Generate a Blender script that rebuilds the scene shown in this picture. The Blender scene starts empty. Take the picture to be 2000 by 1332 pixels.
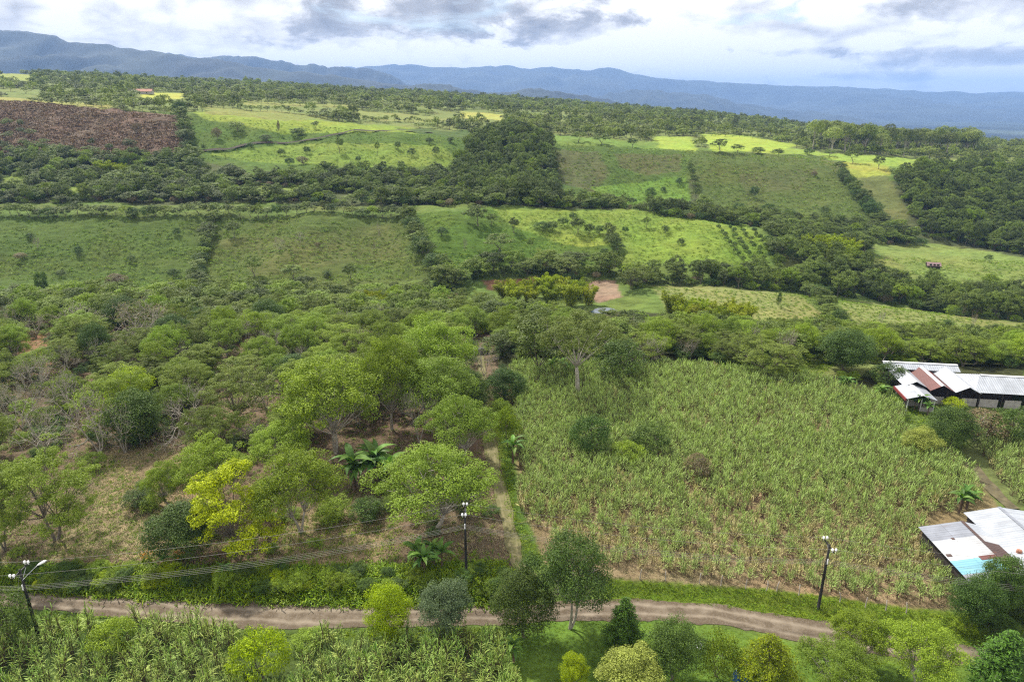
import bpy, math, random
import numpy as np
from mathutils import Matrix, Vector
R = math.radians
S = bpy.context.scene
COL = S.collection
rng = np.random.default_rng(7)

# ------------------------------------------------------------------ camera, sky, sun, exposure
PITCH, FPX, CAMZ = R(19.3), 1333.3, 56.0
cam_d = bpy.data.cameras.new('camera')
cam_d.sensor_width = 36.0; cam_d.lens = 24.0
cam_d.clip_start = 0.5; cam_d.clip_end = 120000
cam = bpy.data.objects.new('camera', cam_d); COL.objects.link(cam)
cam.location = (0, 0, CAMZ); cam.rotation_euler = (R(90) - PITCH, 0, 0)
S.camera = cam

SUN_EL, SUN_AZ = R(52), R(-38)        # azimuth from +Y (view direction) towards +X
W = bpy.data.worlds.new('World'); S.world = W; W.use_nodes = True
nt = W.node_tree; nt.nodes.clear()
def N(t, ty, **kw):
    n = t.nodes.new(ty)
    for k, v in kw.items():
        if k == 'inp':
            for a, b in v.items(): n.inputs[a].default_value = b
        else: setattr(n, k, v)
    return n
def mathn(t, op, a, b=None, c=None, clamp=False):
    n = N(t, 'ShaderNodeMath', operation=op, use_clamp=clamp)
    for i, v in enumerate((a, b, c)):
        if v is None: continue
        if isinstance(v, (int, float)): n.inputs[i].default_value = v
        else: t.links.new(v, n.inputs[i])
    return n.outputs[0]
def ramp(t, fac, stops):
    n = N(t, 'ShaderNodeValToRGB'); t.links.new(fac, n.inputs[0])
    cr = n.color_ramp
    while len(cr.elements) < len(stops): cr.elements.new(0.5)
    for e, (p, c) in zip(cr.elements, stops):
        e.position = p; e.color = (c, c, c, 1) if isinstance(c, (int, float)) else (*c, 1)
    return n.outputs[0]
def mixc(t, fac, a, b, mode='MIX'):
    n = N(t, 'ShaderNodeMix', data_type='RGBA', blend_type=mode)
    for k, v in ((0, fac), (6, a), (7, b)):
        if isinstance(v, (int, float)): n.inputs[k].default_value = v
        elif isinstance(v, tuple): n.inputs[k].default_value = (*v, 1)
        else: t.links.new(v, n.inputs[k])
    return n.outputs[2]

sky = N(nt, 'ShaderNodeTexSky', sky_type='NISHITA', sun_disc=False, sun_elevation=SUN_EL, sun_rotation=SUN_AZ)
geo = N(nt, 'ShaderNodeTexCoord')
sep = N(nt, 'ShaderNodeSeparateXYZ'); nt.links.new(geo.outputs['Generated'], sep.inputs[0])
cmb = N(nt, 'ShaderNodeCombineXYZ')
nt.links.new(sep.outputs[0], cmb.inputs[0]); nt.links.new(sep.outputs[1], cmb.inputs[1])
nt.links.new(mathn(nt, 'MULTIPLY', sep.outputs[2], 2.3), cmb.inputs[2])
def wnoise(sc, det, ro, off=(0, 0, 0), dist=0.0):
    mp = N(nt, 'ShaderNodeMapping'); nt.links.new(cmb.outputs[0], mp.inputs[0]); mp.inputs['Location'].default_value = off
    n = N(nt, 'ShaderNodeTexNoise', inp={'Scale': sc, 'Detail': det, 'Roughness': ro, 'Distortion': dist})
    nt.links.new(mp.outputs[0], n.inputs['Vector']); return n.outputs[0]
big = wnoise(2.2, 2.0, 0.5, (3.1, 1.7, 0.35), 0.2)
fine = wnoise(6.0, 13.0, 0.68, (7.7, 2.2, 0.2), 0.25)
wsp = mathn(nt, 'SUBTRACT', wnoise(8.0, 10.0, 0.62, (2.4, 6.1, 1.0), 0.2), 0.5)
ysafe = mathn(nt, 'MAXIMUM', sep.outputs[1], 0.02)
ux = mathn(nt, 'DIVIDE', sep.outputs[0], ysafe); tz = mathn(nt, 'DIVIDE', sep.outputs[2], ysafe)
def bank(u0, t0, ru, rt, wob=1.0):
    """one particular cloud or gap seen over the valley: bearing u0, elevation t0, half sizes ru, rt"""
    a = mathn(nt, 'DIVIDE', mathn(nt, 'SUBTRACT', ux, u0), ru); b = mathn(nt, 'DIVIDE', mathn(nt, 'SUBTRACT', tz, t0), rt)
    d = mathn(nt, 'ADD', mathn(nt, 'SQRT', mathn(nt, 'ADD', mathn(nt, 'MULTIPLY', a, a), mathn(nt, 'MULTIPLY', b, b))), mathn(nt, 'MULTIPLY', wsp, wob * 5))
    return ramp(nt, d, [(0.0, 1.0), (0.45, 0.75), (1.0, 0.0)])
dark = mathn(nt, 'MULTIPLY', bank(0.66, 0.058, 0.26, 0.016, 0.55), 0.30)
for args, k in (((-0.10, 0.108, 0.20, 0.036), 0.20), ((0.07, 0.090, 0.16, 0.020), 0.15), ((0.66, 0.118, 0.22, 0.03), 0.15), ((0.20, 0.068, 0.09, 0.010), 0.13), ((0.38, 0.062, 0.09, 0.009), 0.12), ((0.55, 0.032, 0.3, 0.006), 0.10)):
    dark = mathn(nt, 'ADD', dark, mathn(nt, 'MULTIPLY', bank(*args), k))
bil = None
for sc_, k_, of_ in ((5.0, 0.55, 1.0), (11.0, 0.28, 5.0), (24.0, 0.17, 9.0)):     # billows: rounded heads with dark creases
    q_ = mathn(nt, 'MULTIPLY', mathn(nt, 'ABSOLUTE', mathn(nt, 'SUBTRACT', wnoise(sc_, 1.5, 0.5, (of_, of_ * .7, of_ * .3), 0.3), 0.5)), 3.4 * k_)
    bil = q_ if bil is None else mathn(nt, 'ADD', bil, q_)
shade = mathn(nt, 'ADD', mathn(nt, 'ADD', mathn(nt, 'MULTIPLY', big, 0.28), mathn(nt, 'MULTIPLY', fine, 0.42)), mathn(nt, 'MULTIPLY', bil, 0.42))
low = ramp(nt, tz, [(0.0, 0.6), (0.055, 1.0), (0.10, 0.35), (0.16, 0.0)])
shade = mathn(nt, 'SUBTRACT', mathn(nt, 'ADD', shade, mathn(nt, 'MULTIPLY_ADD', low, 0.06, 0.02)), dark)
CL = 0.44
ccol = ramp(nt, shade, [(0.12, (0.46 * CL, 0.445 * CL, 0.44 * CL)), (0.31, (0.92 * CL, 0.885 * CL, 0.85 * CL)), (0.40, (1.55 * CL, 1.50 * CL, 1.44 * CL)), (0.48, (2.15 * CL, 2.08 * CL, 1.97 * CL))])
gap = mathn(nt, 'SUBTRACT', wnoise(3.4, 9.0, 0.64, (1.3, 9.4, 4), 0.7), mathn(nt, 'MULTIPLY', mathn(nt, 'ADD', bank(0.345, 0.105, 0.11, 0.022), bank(0.56, 0.135, 0.07, 0.02)), 0.20))
cover = ramp(nt, gap, [(0.26, 0.0), (0.40, 1.0)])
skyc = mixc(nt, 1.0, sky.outputs[0], (0.12, 0.12, 0.12), 'MULTIPLY')
wcol = mixc(nt, cover, skyc, ccol)
bg = N(nt, 'ShaderNodeBackground', inp={'Strength': 1.0}); nt.links.new(wcol, bg.inputs[0])
wo = N(nt, 'ShaderNodeOutputWorld'); nt.links.new(bg.outputs[0], wo.inputs[0])

sl = bpy.data.lights.new('sun', 'SUN'); sl.energy = 5.0; sl.angle = R(2.0); sl.color = (1.0, 0.95, 0.86)
sun = bpy.data.objects.new('sun', sl); COL.objects.link(sun)
sd = Vector((math.sin(SUN_AZ) * math.cos(SUN_EL), math.cos(SUN_AZ) * math.cos(SUN_EL), math.sin(SUN_EL)))
sun.rotation_euler = sd.to_track_quat('Z', 'Y').to_euler(); sun.location = (0, 0, 300)
vs = S.view_settings; vs.view_transform = 'Standard'; vs.look = 'None'; vs.exposure = 0.60; vs.gamma = 1.0
cy = S.cycles
cy.use_denoising = False; cy.filter_width = 1.2; cy.max_bounces = 6; cy.diffuse_bounces = 2; cy.glossy_bounces = 2
cy.transmission_bounces = 3; cy.transparent_max_bounces = 6; cy.volume_bounces = 0
cy.use_adaptive_sampling = True; cy.adaptive_threshold = 0.012; cy.sample_clamp_indirect = 6.0

# ------------------------------------------------------------------ photo geometry helpers
SP, CP = math.sin(PITCH), math.cos(PITCH)
def ray(px, py):
    px = np.asarray(px, float); py = np.asarray(py, float)
    dx = (px - 1000) / FPX; dy = (666 - py) / FPX
    b = CP + dy * SP
    return dx / b, (-SP + dy * CP) / b           # x per metre of depth, z per metre of depth
def project(x, y, z):
    y = np.maximum(y, 1.0)
    f = y * CP - (z - CAMZ) * SP; upv = y * SP + (z - CAMZ) * CP
    return 1000 + FPX * x / f, 666 - FPX * upv / f
def at_z(px, py, z):
    u, t = ray(px, py); Y = (z - CAMZ) / t
    return float(u * Y), float(Y)
def at_y(px, py, Y):
    u, t = ray(px, py); return float(u * Y), float(CAMZ + t * Y)

# ------------------------------------------------------------------ noise
_perm = np.random.default_rng(11).random((256, 256))
def vnoise(x, y):
    xi = np.floor(x).astype(int); yi = np.floor(y).astype(int)
    fx = x - xi; fy = y - yi; fx = fx * fx * (3 - 2 * fx); fy = fy * fy * (3 - 2 * fy)
    a = _perm[xi & 255, yi & 255]; b = _perm[(xi + 1) & 255, yi & 255]
    c = _perm[xi & 255, (yi + 1) & 255]; d = _perm[(xi + 1) & 255, (yi + 1) & 255]
    return (a * (1 - fx) + b * fx) * (1 - fy) + (c * (1 - fx) + d * fx) * fy
def fbm(x, y, o=4, g=0.5):
    s = 0; a = 1; tt = 0
    for i in range(o):
        s = s + a * (vnoise(x * 2 ** i + 17.3 * i, y * 2 ** i + 5.1 * i) - 0.5); tt += a; a *= g
    return s / tt * 2

# ------------------------------------------------------------------ terrain heights: profiles across the valley
# one profile per bearing (photo column at the horizon), heights from the slopes seen in the photograph
PROF = {
   0: [(140,-.5),(200,-6),(245,-14),(268,-18.5),(290,-18),(330,-7.5),(365,1.5),(385,3),(440,10),(500,21.5),(620,58),(700,61),(900,73),(1500,112),(2000,128),(2600,60),(4500,-200)],
 250: [(140,-.5),(200,-6),(245,-14),(268,-18.5),(290,-18),(330,-8),(365,1),(385,2.6),(440,8),(500,19),(620,52),(700,56),(900,67),(1500,100),(2000,112),(2600,50),(4500,-200)],
 500: [(140,-.5),(200,-7),(245,-15),(270,-19),(292,-18.5),(330,-9),(366,-.2),(386,1.7),(430,5),(490,15),(600,45),(650,47),(700,51),(900,60),(1200,73),(1700,92),(2200,80),(4500,-200)],
 750: [(140,-.5),(200,-8),(245,-17),(272,-20),(296,-18),(335,-8),(366,1.2),(386,1.7),(430,4),(490,13.5),(590,34),(650,33),(800,46),(1200,61),(1750,77),(2300,50),(4500,-200)],
1000: [(140,0),(200,-9),(240,-19),(262,-22.5),(290,-20),(312,-13.5),(375,1),(400,0),(430,-3),(480,-1),(560,21),(620,28),(800,35),(1200,49),(1800,60),(2400,20),(4500,-200)],
1250: [(140,0),(185,-8),(215,-16.5),(232,-17.6),(268,-14.5),(286,-18.8),(310,-11),(385,-2.5),(420,-8),(470,-12),(490,-8),(600,21.8),(680,22),(900,28),(1300,36),(1900,36),(2500,-20),(4500,-200)],
1500: [(140,0),(180,-8),(212,-16),(226,-17),(262,-15.5),(290,-19),(325,-14),(390,-10.6),(430,-17),(452,-17),(590,15),(700,16),(850,18),(1100,17),(1700,12),(2300,-50),(4500,-200)],
1750: [(135,0),(175,-9),(210,-18),(226,-19.5),(258,-20),(284,-27),(312,-25.5),(366,-23),(420,-25),(452,-17.5),(570,4.7),(650,4),(800,1),(1200,-7),(1700,-40),(2400,-120),(4500,-200)],
2000: [(135,0),(170,-9),(205,-19),(228,-22.5),(250,-24),(288,-33),(345,-25.5),(410,-29),(470,-17),(560,-2.5),(640,0),(850,-3),(1200,-14),(1600,-60),(2400,-150),(4500,-200)],
}
def pchip(xk, yk, x):
    xk = np.asarray(xk, float); yk = np.asarray(yk, float)
    h = np.diff(xk); d = np.diff(yk) / h
    m = np.zeros_like(yk); m[0] = d[0]; m[-1] = d[-1]
    for i in range(1, len(xk) - 1):
        if d[i-1] * d[i] > 0:
            w1 = 2 * h[i] + h[i-1]; w2 = h[i] + 2 * h[i-1]
            m[i] = (w1 + w2) / (w1 / d[i-1] + w2 / d[i])
    k = np.clip(np.searchsorted(xk, x) - 1, 0, len(h) - 1)
    s = np.clip((x - xk[k]) / h[k], 0, 1)
    return ((1+2*s)*(1-s)**2*yk[k] + s*(1-s)**2*h[k]*m[k] + s*s*(3-2*s)*yk[k+1] + s*s*(s-1)*h[k]*m[k+1])
YG = np.exp(np.linspace(math.log(20), math.log(30000), 1400))
_us = np.array([(k - 1000) / 1373.0 for k in PROF])
_rows = []
for k, pr in PROF.items():
    xs = [20, 60, 100] + [p[0] for p in pr] + [9000, 30000]
    ys = [0, 0, 0] + [p[1] for p in pr] + [-200, -200]
    z = pchip(xs, ys, YG)
    kern = np.exp(-0.5 * (np.arange(-9, 10) / 3.0) ** 2); kern /= kern.sum()
    _rows.append(np.convolve(np.pad(z, 9, mode='edge'), kern, mode='valid'))
_rows = np.array(_rows)
UG = np.linspace(-1.6, 1.6, 321)
_tab = np.zeros((len(UG), len(YG)))
_uc = np.clip(UG, _us[0], _us[-1])
_w = np.zeros((len(UG), len(_us)))
for j in range(len(_us)):
    e = np.zeros(len(_us)); e[j] = 1
    _w[:, j] = np.interp(_uc, _us, e)
_tab = _w @ _rows
kern = np.exp(-0.5 * (np.arange(-12, 13) / 5.0) ** 2); kern /= kern.sum()
_tab = np.apply_along_axis(lambda c: np.convolve(np.pad(c, 12, mode='edge'), kern, mode='valid'), 0, _tab)
_lY0, _dlY = math.log(20), (math.log(30000) - math.log(20)) / (len(YG) - 1)

# the road: centre line and half width, read from the photo on the plane z = -1
_up = [(-200,1150),(80,1158),(300,1170),(600,1181),(1000,1184),(1240,1170),(1400,1181),(1600,1213),(1700,1236),(1900,1262),(2200,1290)]
_lo = [(-200,1170),(80,1190),(250,1206),(450,1225),(600,1229),(800,1221),(1000,1216),(1250,1209),(1400,1217),(1550,1250),(1640,1272),(1850,1292),(2200,1325)]
_upw = np.array([at_z(a, b, -1.0) for a, b in _up]); _low = np.array([at_z(a, b, -1.0) for a, b in _lo])
def road_edges(x): return np.interp(x, _low[:, 0], _low[:, 1]), np.interp(x, _upw[:, 0], _upw[:, 1])
def sstep(a, b, x):
    t = np.clip((x - a) / (b - a), 0, 1); return t * t * (3 - 2 * t)
def H0(x, y):
    x = np.asarray(x, float); y = np.asarray(y, float)
    yy = np.clip(y, 20.5, 29000); u = np.clip(x / yy, -1.59, 1.59)
    fu = (u + 1.6) / 0.01; iu = np.floor(fu).astype(int); fu = fu - iu
    fy = (np.log(yy) - _lY0) / _dlY; iy = np.floor(fy).astype(int); fy = fy - iy
    z = (_tab[iu, iy] * (1-fu) + _tab[iu+1, iy] * fu) * (1-fy) + (_tab[iu, iy+1] * (1-fu) + _tab[iu+1, iy+1] * fu) * fy
    far = sstep(240, 420, yy) * (1 - sstep(3000, 5000, yy))
    z = z + fbm(x / 50, y / 50, 4, 0.45) * 2.6 * far + fbm(x / 190, y / 190, 3) * 5 * sstep(600, 1100, yy) * (1 - sstep(3000, 5000, yy))
    fold = (sstep(285, 320, yy) * (1 - sstep(360, 378, yy)) + sstep(480, 520, yy) * (1 - sstep(585, 610, yy)))
    z = z + fbm(x / 34 + 5, yy / 160, 3, 0.5) * 4.6 * fold
    near = 1 - sstep(110, 160, yy)
    z = z + fbm(x / 9, y / 9, 3) * 0.22 * near
    lo, up = road_edges(x)
    dz = np.where(y > 0.5 * (lo + up), -1.0 * (1 - sstep(0.7, 3.2, y - up)), np.where(y > lo - 0.5, -1.0, -1.0 + 0.45 * sstep(0.5, 3.0, lo - y)))
    k = 1 - sstep(0.2, 2.5, y - up); k = np.maximum(k, np.where(y < up, 1.0, 0))
    z = np.where(y < up + 8, z * (1 - k * 0.9) + dz, z)
    return z
POND = None
def H(x, y):
    z = H0(x, y)
    if POND is None: return z
    d = np.hypot(np.asarray(x, float) - POND[0], (np.asarray(y, float) - POND[1]) * 1.25); w = 1 - sstep(9, 18, d)
    return z * (1 - w) + (POND[2] + .3 * fbm(np.asarray(x, float) / 3, np.asarray(y, float) / 3, 2) - .75 * (1 - sstep(2, 6.5, d))) * w
YM = np.exp(np.linspace(math.log(40), math.log(20000), 2600))
def hit(px, py):
    u, t = ray(px, py)
    z = H(u * YM, YM); zr = CAMZ + t * YM
    k = np.argmax(zr <= z)
    if not (zr[k] <= z[k]): k = len(YM) - 1
    if k > 0:
        a = zr[k-1] - z[k-1]; b = zr[k] - z[k]; s = a / (a - b) if a != b else 0
        Y = YM[k-1] + (YM[k] - YM[k-1]) * s
    else: Y = YM[0]
    return float(u * Y), float(Y), float(H(u * Y, Y))
POND = hit(1180, 606)
def inpoly(px, py, poly):
    poly = np.asarray(poly, float); r = np.zeros(np.shape(px), bool)
    x0, y0 = poly.min(0); x1, y1 = poly.max(0)
    m = (px >= x0) & (px <= x1) & (py >= y0) & (py <= y1)
    if not m.any(): return r
    X = px[m]; Y = py[m]; c = np.zeros(X.shape, bool); j = len(poly) - 1
    for i in range(len(poly)):
        xi, yi = poly[i]; xj, yj = poly[j]
        if yi != yj: c ^= ((yi > Y) != (yj > Y)) & (X < (xj - xi) * (Y - yi) / (yj - yi) + xi)
        j = i
    r[m] = c; return r

# ------------------------------------------------------------------ mesh helpers
def mesh_np(name, V, Q, mats, v=None, mi=None, smooth=False, col=None):
    me = bpy.data.meshes.new(name)
    V = np.ascontiguousarray(V, np.float32); Q = np.ascontiguousarray(Q, np.int32); k = Q.shape[1]
    me.vertices.add(len(V)); me.vertices.foreach_set('co', V.ravel())
    me.loops.add(Q.size); me.loops.foreach_set('vertex_index', Q.ravel())
    me.polygons.add(len(Q)); me.polygons.foreach_set('loop_start', np.arange(0, Q.size, k, dtype=np.int32))
    for m in mats: me.materials.append(m)
    if mi is not None: me.polygons.foreach_set('material_index', np.ascontiguousarray(mi, np.int32))
    me.polygons.foreach_set('use_smooth', np.full(len(Q), bool(smooth)))
    if v is not None:
        a = me.attributes.new('v', 'FLOAT', 'POINT'); a.data.foreach_set('value', np.ascontiguousarray(v, np.float32))
    if col is not None:
        a = me.attributes.new('cover', 'FLOAT_COLOR', 'POINT')
        a.data.foreach_set('color', np.ascontiguousarray(np.c_[col, np.ones(len(col))], np.float32).ravel())
    me.update(calc_edges=True); me.validate(); return me
class MB:
    """collects quads; several materials"""
    def __init__(s): s.V = []; s.Q = []; s.v = []; s.m = []; s.n = 0
    def add(s, V, Q, v=0.5, m=0):
        V = np.asarray(V, float); Q = np.asarray(Q, int)
        s.V.append(V); s.Q.append(Q + s.n); s.m.append(np.full(len(Q), m))
        s.v.append(np.full(len(V), v) if np.isscalar(v) else np.asarray(v)); s.n += len(V)
    def tube(s, P, r, sides=6, v=0.5, m=0, cap=True):
        P = np.asarray(P, float); r = np.broadcast_to(np.asarray(r, float), (len(P),))
        T = np.gradient(P, axis=0); T /= np.linalg.norm(T, axis=1)[:, None] + 1e-9
        ref = np.array([0, 0, 1.0]) if abs(T[:, 2]).mean() < 0.8 else np.array([1.0, 0, 0])
        A = np.cross(T, ref); A /= np.linalg.norm(A, axis=1)[:, None] + 1e-9
        B = np.cross(T, A); th = np.linspace(0, 2 * np.pi, sides, endpoint=False)
        V = (P[:, None] + r[:, None, None] * (np.cos(th)[None, :, None] * A[:, None] + np.sin(th)[None, :, None] * B[:, None])).reshape(-1, 3)
        i = np.arange(len(P) - 1)[:, None] * sides; j = np.arange(sides)[None]; jn = (j + 1) % sides
        Q = np.stack([i + j, i + jn, i + jn + sides, i + j + sides], -1).reshape(-1, 4)
        s.add(V, Q, v, m)
        if cap and sides >= 4:
            b = s.n - len(V); L = (len(P) - 1) * sides
            for st in (0, L):
                for q in range(1, sides - 2, 2):
                    s.Q.append(np.array([[b+st, b+st+q, b+st+q+1, b+st+min(q+2, sides-1)]])); s.m.append(np.array([m]))
    def box(s, c, d, rz=0.0, v=0.5, m=0, rx=0.0):
        d = np.asarray(d, float) / 2
        V = np.array([(a, b, e) for e in (-1, 1) for b in (-1, 1) for a in (-1, 1)], float) * d
        if rx: V = V @ np.array([[1, 0, 0], [0, math.cos(rx), math.sin(rx)], [0, -math.sin(rx), math.cos(rx)]])
        V = V @ np.array([[math.cos(rz), math.sin(rz), 0], [-math.sin(rz), math.cos(rz), 0], [0, 0, 1]]) + np.asarray(c, float)
        s.add(V, [(0,2,3,1),(4,5,7,6),(0,1,5,4),(2,6,7,3),(0,4,6,2),(1,3,7,5)], v, m)
    def slab(s, pts, th, m=0, v=0.5):
        """quad plate with thickness th below it"""
        P = np.asarray(pts, float); n = np.cross(P[1] - P[0], P[3] - P[0]); n /= np.linalg.norm(n)
        if n[2] < 0: n = -n
        V = np.vstack([P, P - n * th])
        s.add(V, [(0,1,2,3),(7,6,5,4),(0,4,5,1),(1,5,6,2),(2,6,7,3),(3,7,4,0)], v, m)
    def leaves(s, C, Nn, size, asp, r, v, m=0, fold=0.12):
        n = len(C)
        Nn = Nn / (np.linalg.norm(Nn, axis=1)[:, None] + 1e-9)
        A = np.cross(Nn, r.normal(size=(n, 3))); A /= np.linalg.norm(A, axis=1)[:, None] + 1e-9
        B = np.cross(Nn, A); L = np.broadcast_to(size, (n,))[:, None]; Wd = L * asp
        V = np.stack([C - A*L/2, C + B*Wd/2 - Nn*L*fold, C + A*L/2, C - B*Wd/2 - Nn*L*fold], 1).reshape(-1, 3)
        s.add(V, np.arange(4 * n).reshape(-1, 4), np.repeat(v, 4), m)
    def merge(s, o, dm=0):
        for V, v in zip([np.vstack(o.V)], [np.concatenate(o.v)]):
            s.V.append(V); s.v.append(v)
            s.Q.append(np.vstack(o.Q) + s.n); s.m.append(np.concatenate(o.m) + dm); s.n += len(V)
    def mesh(s, name, mats, smooth=False):
        return mesh_np(name, np.vstack(s.V), np.vstack(s.Q), mats, np.concatenate(s.v), np.concatenate(s.m), smooth)

# ------------------------------------------------------------------ materials
def newmat(name):
    m = bpy.data.materials.new(name); m.use_nodes = True; t = m.node_tree; t.nodes.clear()
    out = N(t, 'ShaderNodeOutputMaterial'); return m, t, out
GAIN = 1.4
def leafmat(name, dark, light, trans=0.22, vary=0.35, hue=None):
    m, t, out = newmat(name)
    at = N(t, 'ShaderNodeAttribute', attribute_name='v'); oi = N(t, 'ShaderNodeObjectInfo')
    dark = tuple(x * GAIN for x in dark); light = tuple(x * GAIN for x in light); hue = hue and tuple(x * GAIN for x in hue)
    c = mixc(t, at.outputs['Fac'], dark, light)
    if hue:
        c = mixc(t, mathn(t, 'MULTIPLY', oi.outputs['Random'], 0.8), c, mixc(t, at.outputs['Fac'], tuple(x * 0.6 for x in hue), hue))
    rb = N(t, 'ShaderNodeHueSaturation', inp={'Saturation': 1.13})
    rnd = mathn(t, 'FRACT', mathn(t, 'MULTIPLY', oi.outputs['Random'], 7.31))
    t.links.new(mathn(t, 'MULTIPLY_ADD', rnd, 2 * vary, 1 - vary), rb.inputs['Value'])
    t.links.new(mathn(t, 'MULTIPLY_ADD', oi.outputs['Random'], 0.03, 0.485), rb.inputs['Hue'])
    t.links.new(c, rb.inputs['Color'])
    b = N(t, 'ShaderNodeBsdfPrincipled', inp={'Roughness': 0.55, 'Specular IOR Level': 0.25})
    tr = N(t, 'ShaderNodeBsdfTranslucent'); mx = N(t, 'ShaderNodeMixShader', inp={0: trans})
    t.links.new(rb.outputs[0], b.inputs['Base Color'])
    tc = mixc(t, 1.0, rb.outputs[0], (1.15, 1.25, 0.6), 'MULTIPLY'); t.links.new(tc, tr.inputs[0])
    t.links.new(b.outputs[0], mx.inputs[1]); t.links.new(tr.outputs[0], mx.inputs[2]); t.links.new(mx.outputs[0], out.inputs[0])
    return m
def plain(name, col, rough=0.7, metal=0.0, nscale=6.0, namt=0.25, col2=None, bump=0.0, spec=0.3):
    m, t, out = newmat(name)
    tc = N(t, 'ShaderNodeTexCoord')
    n = N(t, 'ShaderNodeTexNoise', inp={'Scale': nscale, 'Detail': 6.0, 'Roughness': 0.6}); t.links.new(tc.outputs['Object'], n.inputs['Vector'])
    c2 = col2 or tuple(max(0, x * (1 - 2 * namt)) for x in col)
    c = mixc(t, ramp(t, n.outputs[0], [(0.35, 0.0), (0.65, 1.0)]), c2, col)
    b = N(t, 'ShaderNodeBsdfPrincipled', inp={'Roughness': rough, 'Metallic': metal, 'Specular IOR Level': spec})
    t.links.new(c, b.inputs['Base Color'])
    if bump:
        bp = N(t, 'ShaderNodeBump', inp={'Strength': bump, 'Distance': 0.1}); t.links.new(n.outputs[0], bp.inputs['Height']); t.links.new(bp.outputs[0], b.inputs['Normal'])
    t.links.new(b.outputs[0], out.inputs[0]); return m
def roofmat(name, col, rust=0.15, rough=0.45, axis='Y', pitch=0.42):
    """corrugated sheet; ribs follow one axis of the building, dirt and rust run down the ribs"""
    m, t, out = newmat(name); tc = N(t, 'ShaderNodeTexCoord')
    wv = N(t, 'ShaderNodeTexWave', wave_type='BANDS', bands_direction=axis, inp={'Scale': 0.314 / pitch, 'Distortion': 0.4, 'Detail': 1.0})
    t.links.new(tc.outputs['Object'], wv.inputs['Vector'])
    mp = N(t, 'ShaderNodeMapping'); t.links.new(tc.outputs['Object'], mp.inputs[0]); mp.inputs['Scale'].default_value = (0.25, 2.2, 0.3) if axis == 'Y' else (2.2, 0.25, 0.3)
    n = N(t, 'ShaderNodeTexNoise', inp={'Scale': 0.9, 'Detail': 8.0, 'Roughness': 0.7}); t.links.new(mp.outputs[0], n.inputs['Vector'])
    n2 = N(t, 'ShaderNodeTexNoise', inp={'Scale': 0.30, 'Detail': 6.0, 'Roughness': 0.65}); t.links.new(tc.outputs['Object'], n2.inputs['Vector'])
    c = mixc(t, ramp(t, n2.outputs[0], [(0.35, 0.0), (0.62, 1.0)]), tuple(x * 0.66 for x in col), col)
    c = mixc(t, mathn(t, 'MULTIPLY', ramp(t, n.outputs[0], [(0.42, 0.0), (0.62, 1.0)]), 0.45), c, tuple(x * 0.55 for x in col))
    c = mixc(t, ramp(t, wv.outputs[0], [(0.0, 0.38), (0.25, 0.0)]), c, tuple(x * 0.5 for x in col))
    c = mixc(t, mathn(t, 'MULTIPLY', ramp(t, n.outputs[0], [(0.60, 0.0), (0.70, 1.0)]), rust), c, (0.16, 0.065, 0.04))
    b = N(t, 'ShaderNodeBsdfPrincipled', inp={'Roughness': rough, 'Metallic': 0.1})
    t.links.new(c, b.inputs['Base Color'])
    bp = N(t, 'ShaderNodeBump', inp={'Strength': 0.8, 'Distance': 0.05}); t.links.new(wv.outputs[0], bp.inputs['Height']); t.links.new(bp.outputs[0], b.inputs['Normal'])
    t.links.new(b.outputs[0], out.inputs[0]); return m
M = {}
M['guamo'] = leafmat('leaf_light', (0.045, 0.080, 0.012), (0.195, 0.28, 0.042), hue=(0.175, 0.22, 0.042), vary=0.25)
M['umbrella'] = leafmat('leaf_greygreen', (0.030, 0.052, 0.012), (0.15, 0.195, 0.05), hue=(0.155, 0.185, 0.03), vary=0.3)
M['yellow'] = leafmat('leaf_yellowgreen', (0.11, 0.15, 0.006), (0.37, 0.42, 0.018), vary=0.1)
M['round'] = leafmat('leaf_dark', (0.016, 0.032, 0.008), (0.085, 0.13, 0.030), trans=0.2, vary=0.2)
M['roundgrey'] = leafmat('leaf_grey', (0.035, 0.055, 0.025), (0.12, 0.15, 0.075), trans=0.2, vary=0.1)
M['lime'] = leafmat('leaf_lime', (0.075, 0.105, 0.008), (0.31, 0.37, 0.03), vary=0.12)
M['pale'] = leafmat('leaf_pale', (0.07, 0.085, 0.02), (0.27, 0.30, 0.085), vary=0.12)
M['forest'] = leafmat('leaf_forest', (0.018, 0.036, 0.008), (0.10, 0.15, 0.032), trans=0.15, vary=0.45, hue=(0.12, 0.14, 0.032))
M['far'] = leafmat('leaf_far', (0.035, 0.062, 0.015), (0.15, 0.20, 0.048), trans=0.2, vary=0.5, hue=(0.18, 0.19, 0.055))
M['conifer'] = leafmat('leaf_conifer', (0.012, 0.03, 0.007), (0.08, 0.15, 0.028), trans=0.15, vary=0.1)
M['conifery'] = leafmat('leaf_conifer_yellow', (0.030, 0.050, 0.006), (0.165, 0.215, 0.026), trans=0.2, vary=0.1)
M['bamboo'] = leafmat('leaf_bamboo', (0.055, 0.085, 0.01), (0.25, 0.29, 0.038), vary=0.2)
M['cane'] = leafmat('leaf_cane', (0.056, 0.108, 0.02), (0.28, 0.37, 0.135), vary=0.15, hue=(0.305, 0.36, 0.14))
M['canedry'] = leafmat('leaf_cane_dry', (0.12, 0.11, 0.045), (0.36, 0.33, 0.17), vary=0.15)
M['canefront'] = leafmat('leaf_cane_green', (0.048, 0.092, 0.016), (0.265, 0.33, 0.105), vary=0.15)
M['banana'] = leafmat('leaf_banana', (0.032, 0.068, 0.016), (0.12, 0.20, 0.05), trans=0.3, vary=0.15)
M['grass'] = leafmat('leaf_grass', (0.045, 0.08, 0.010), (0.16, 0.22, 0.03), vary=0.25)
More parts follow.
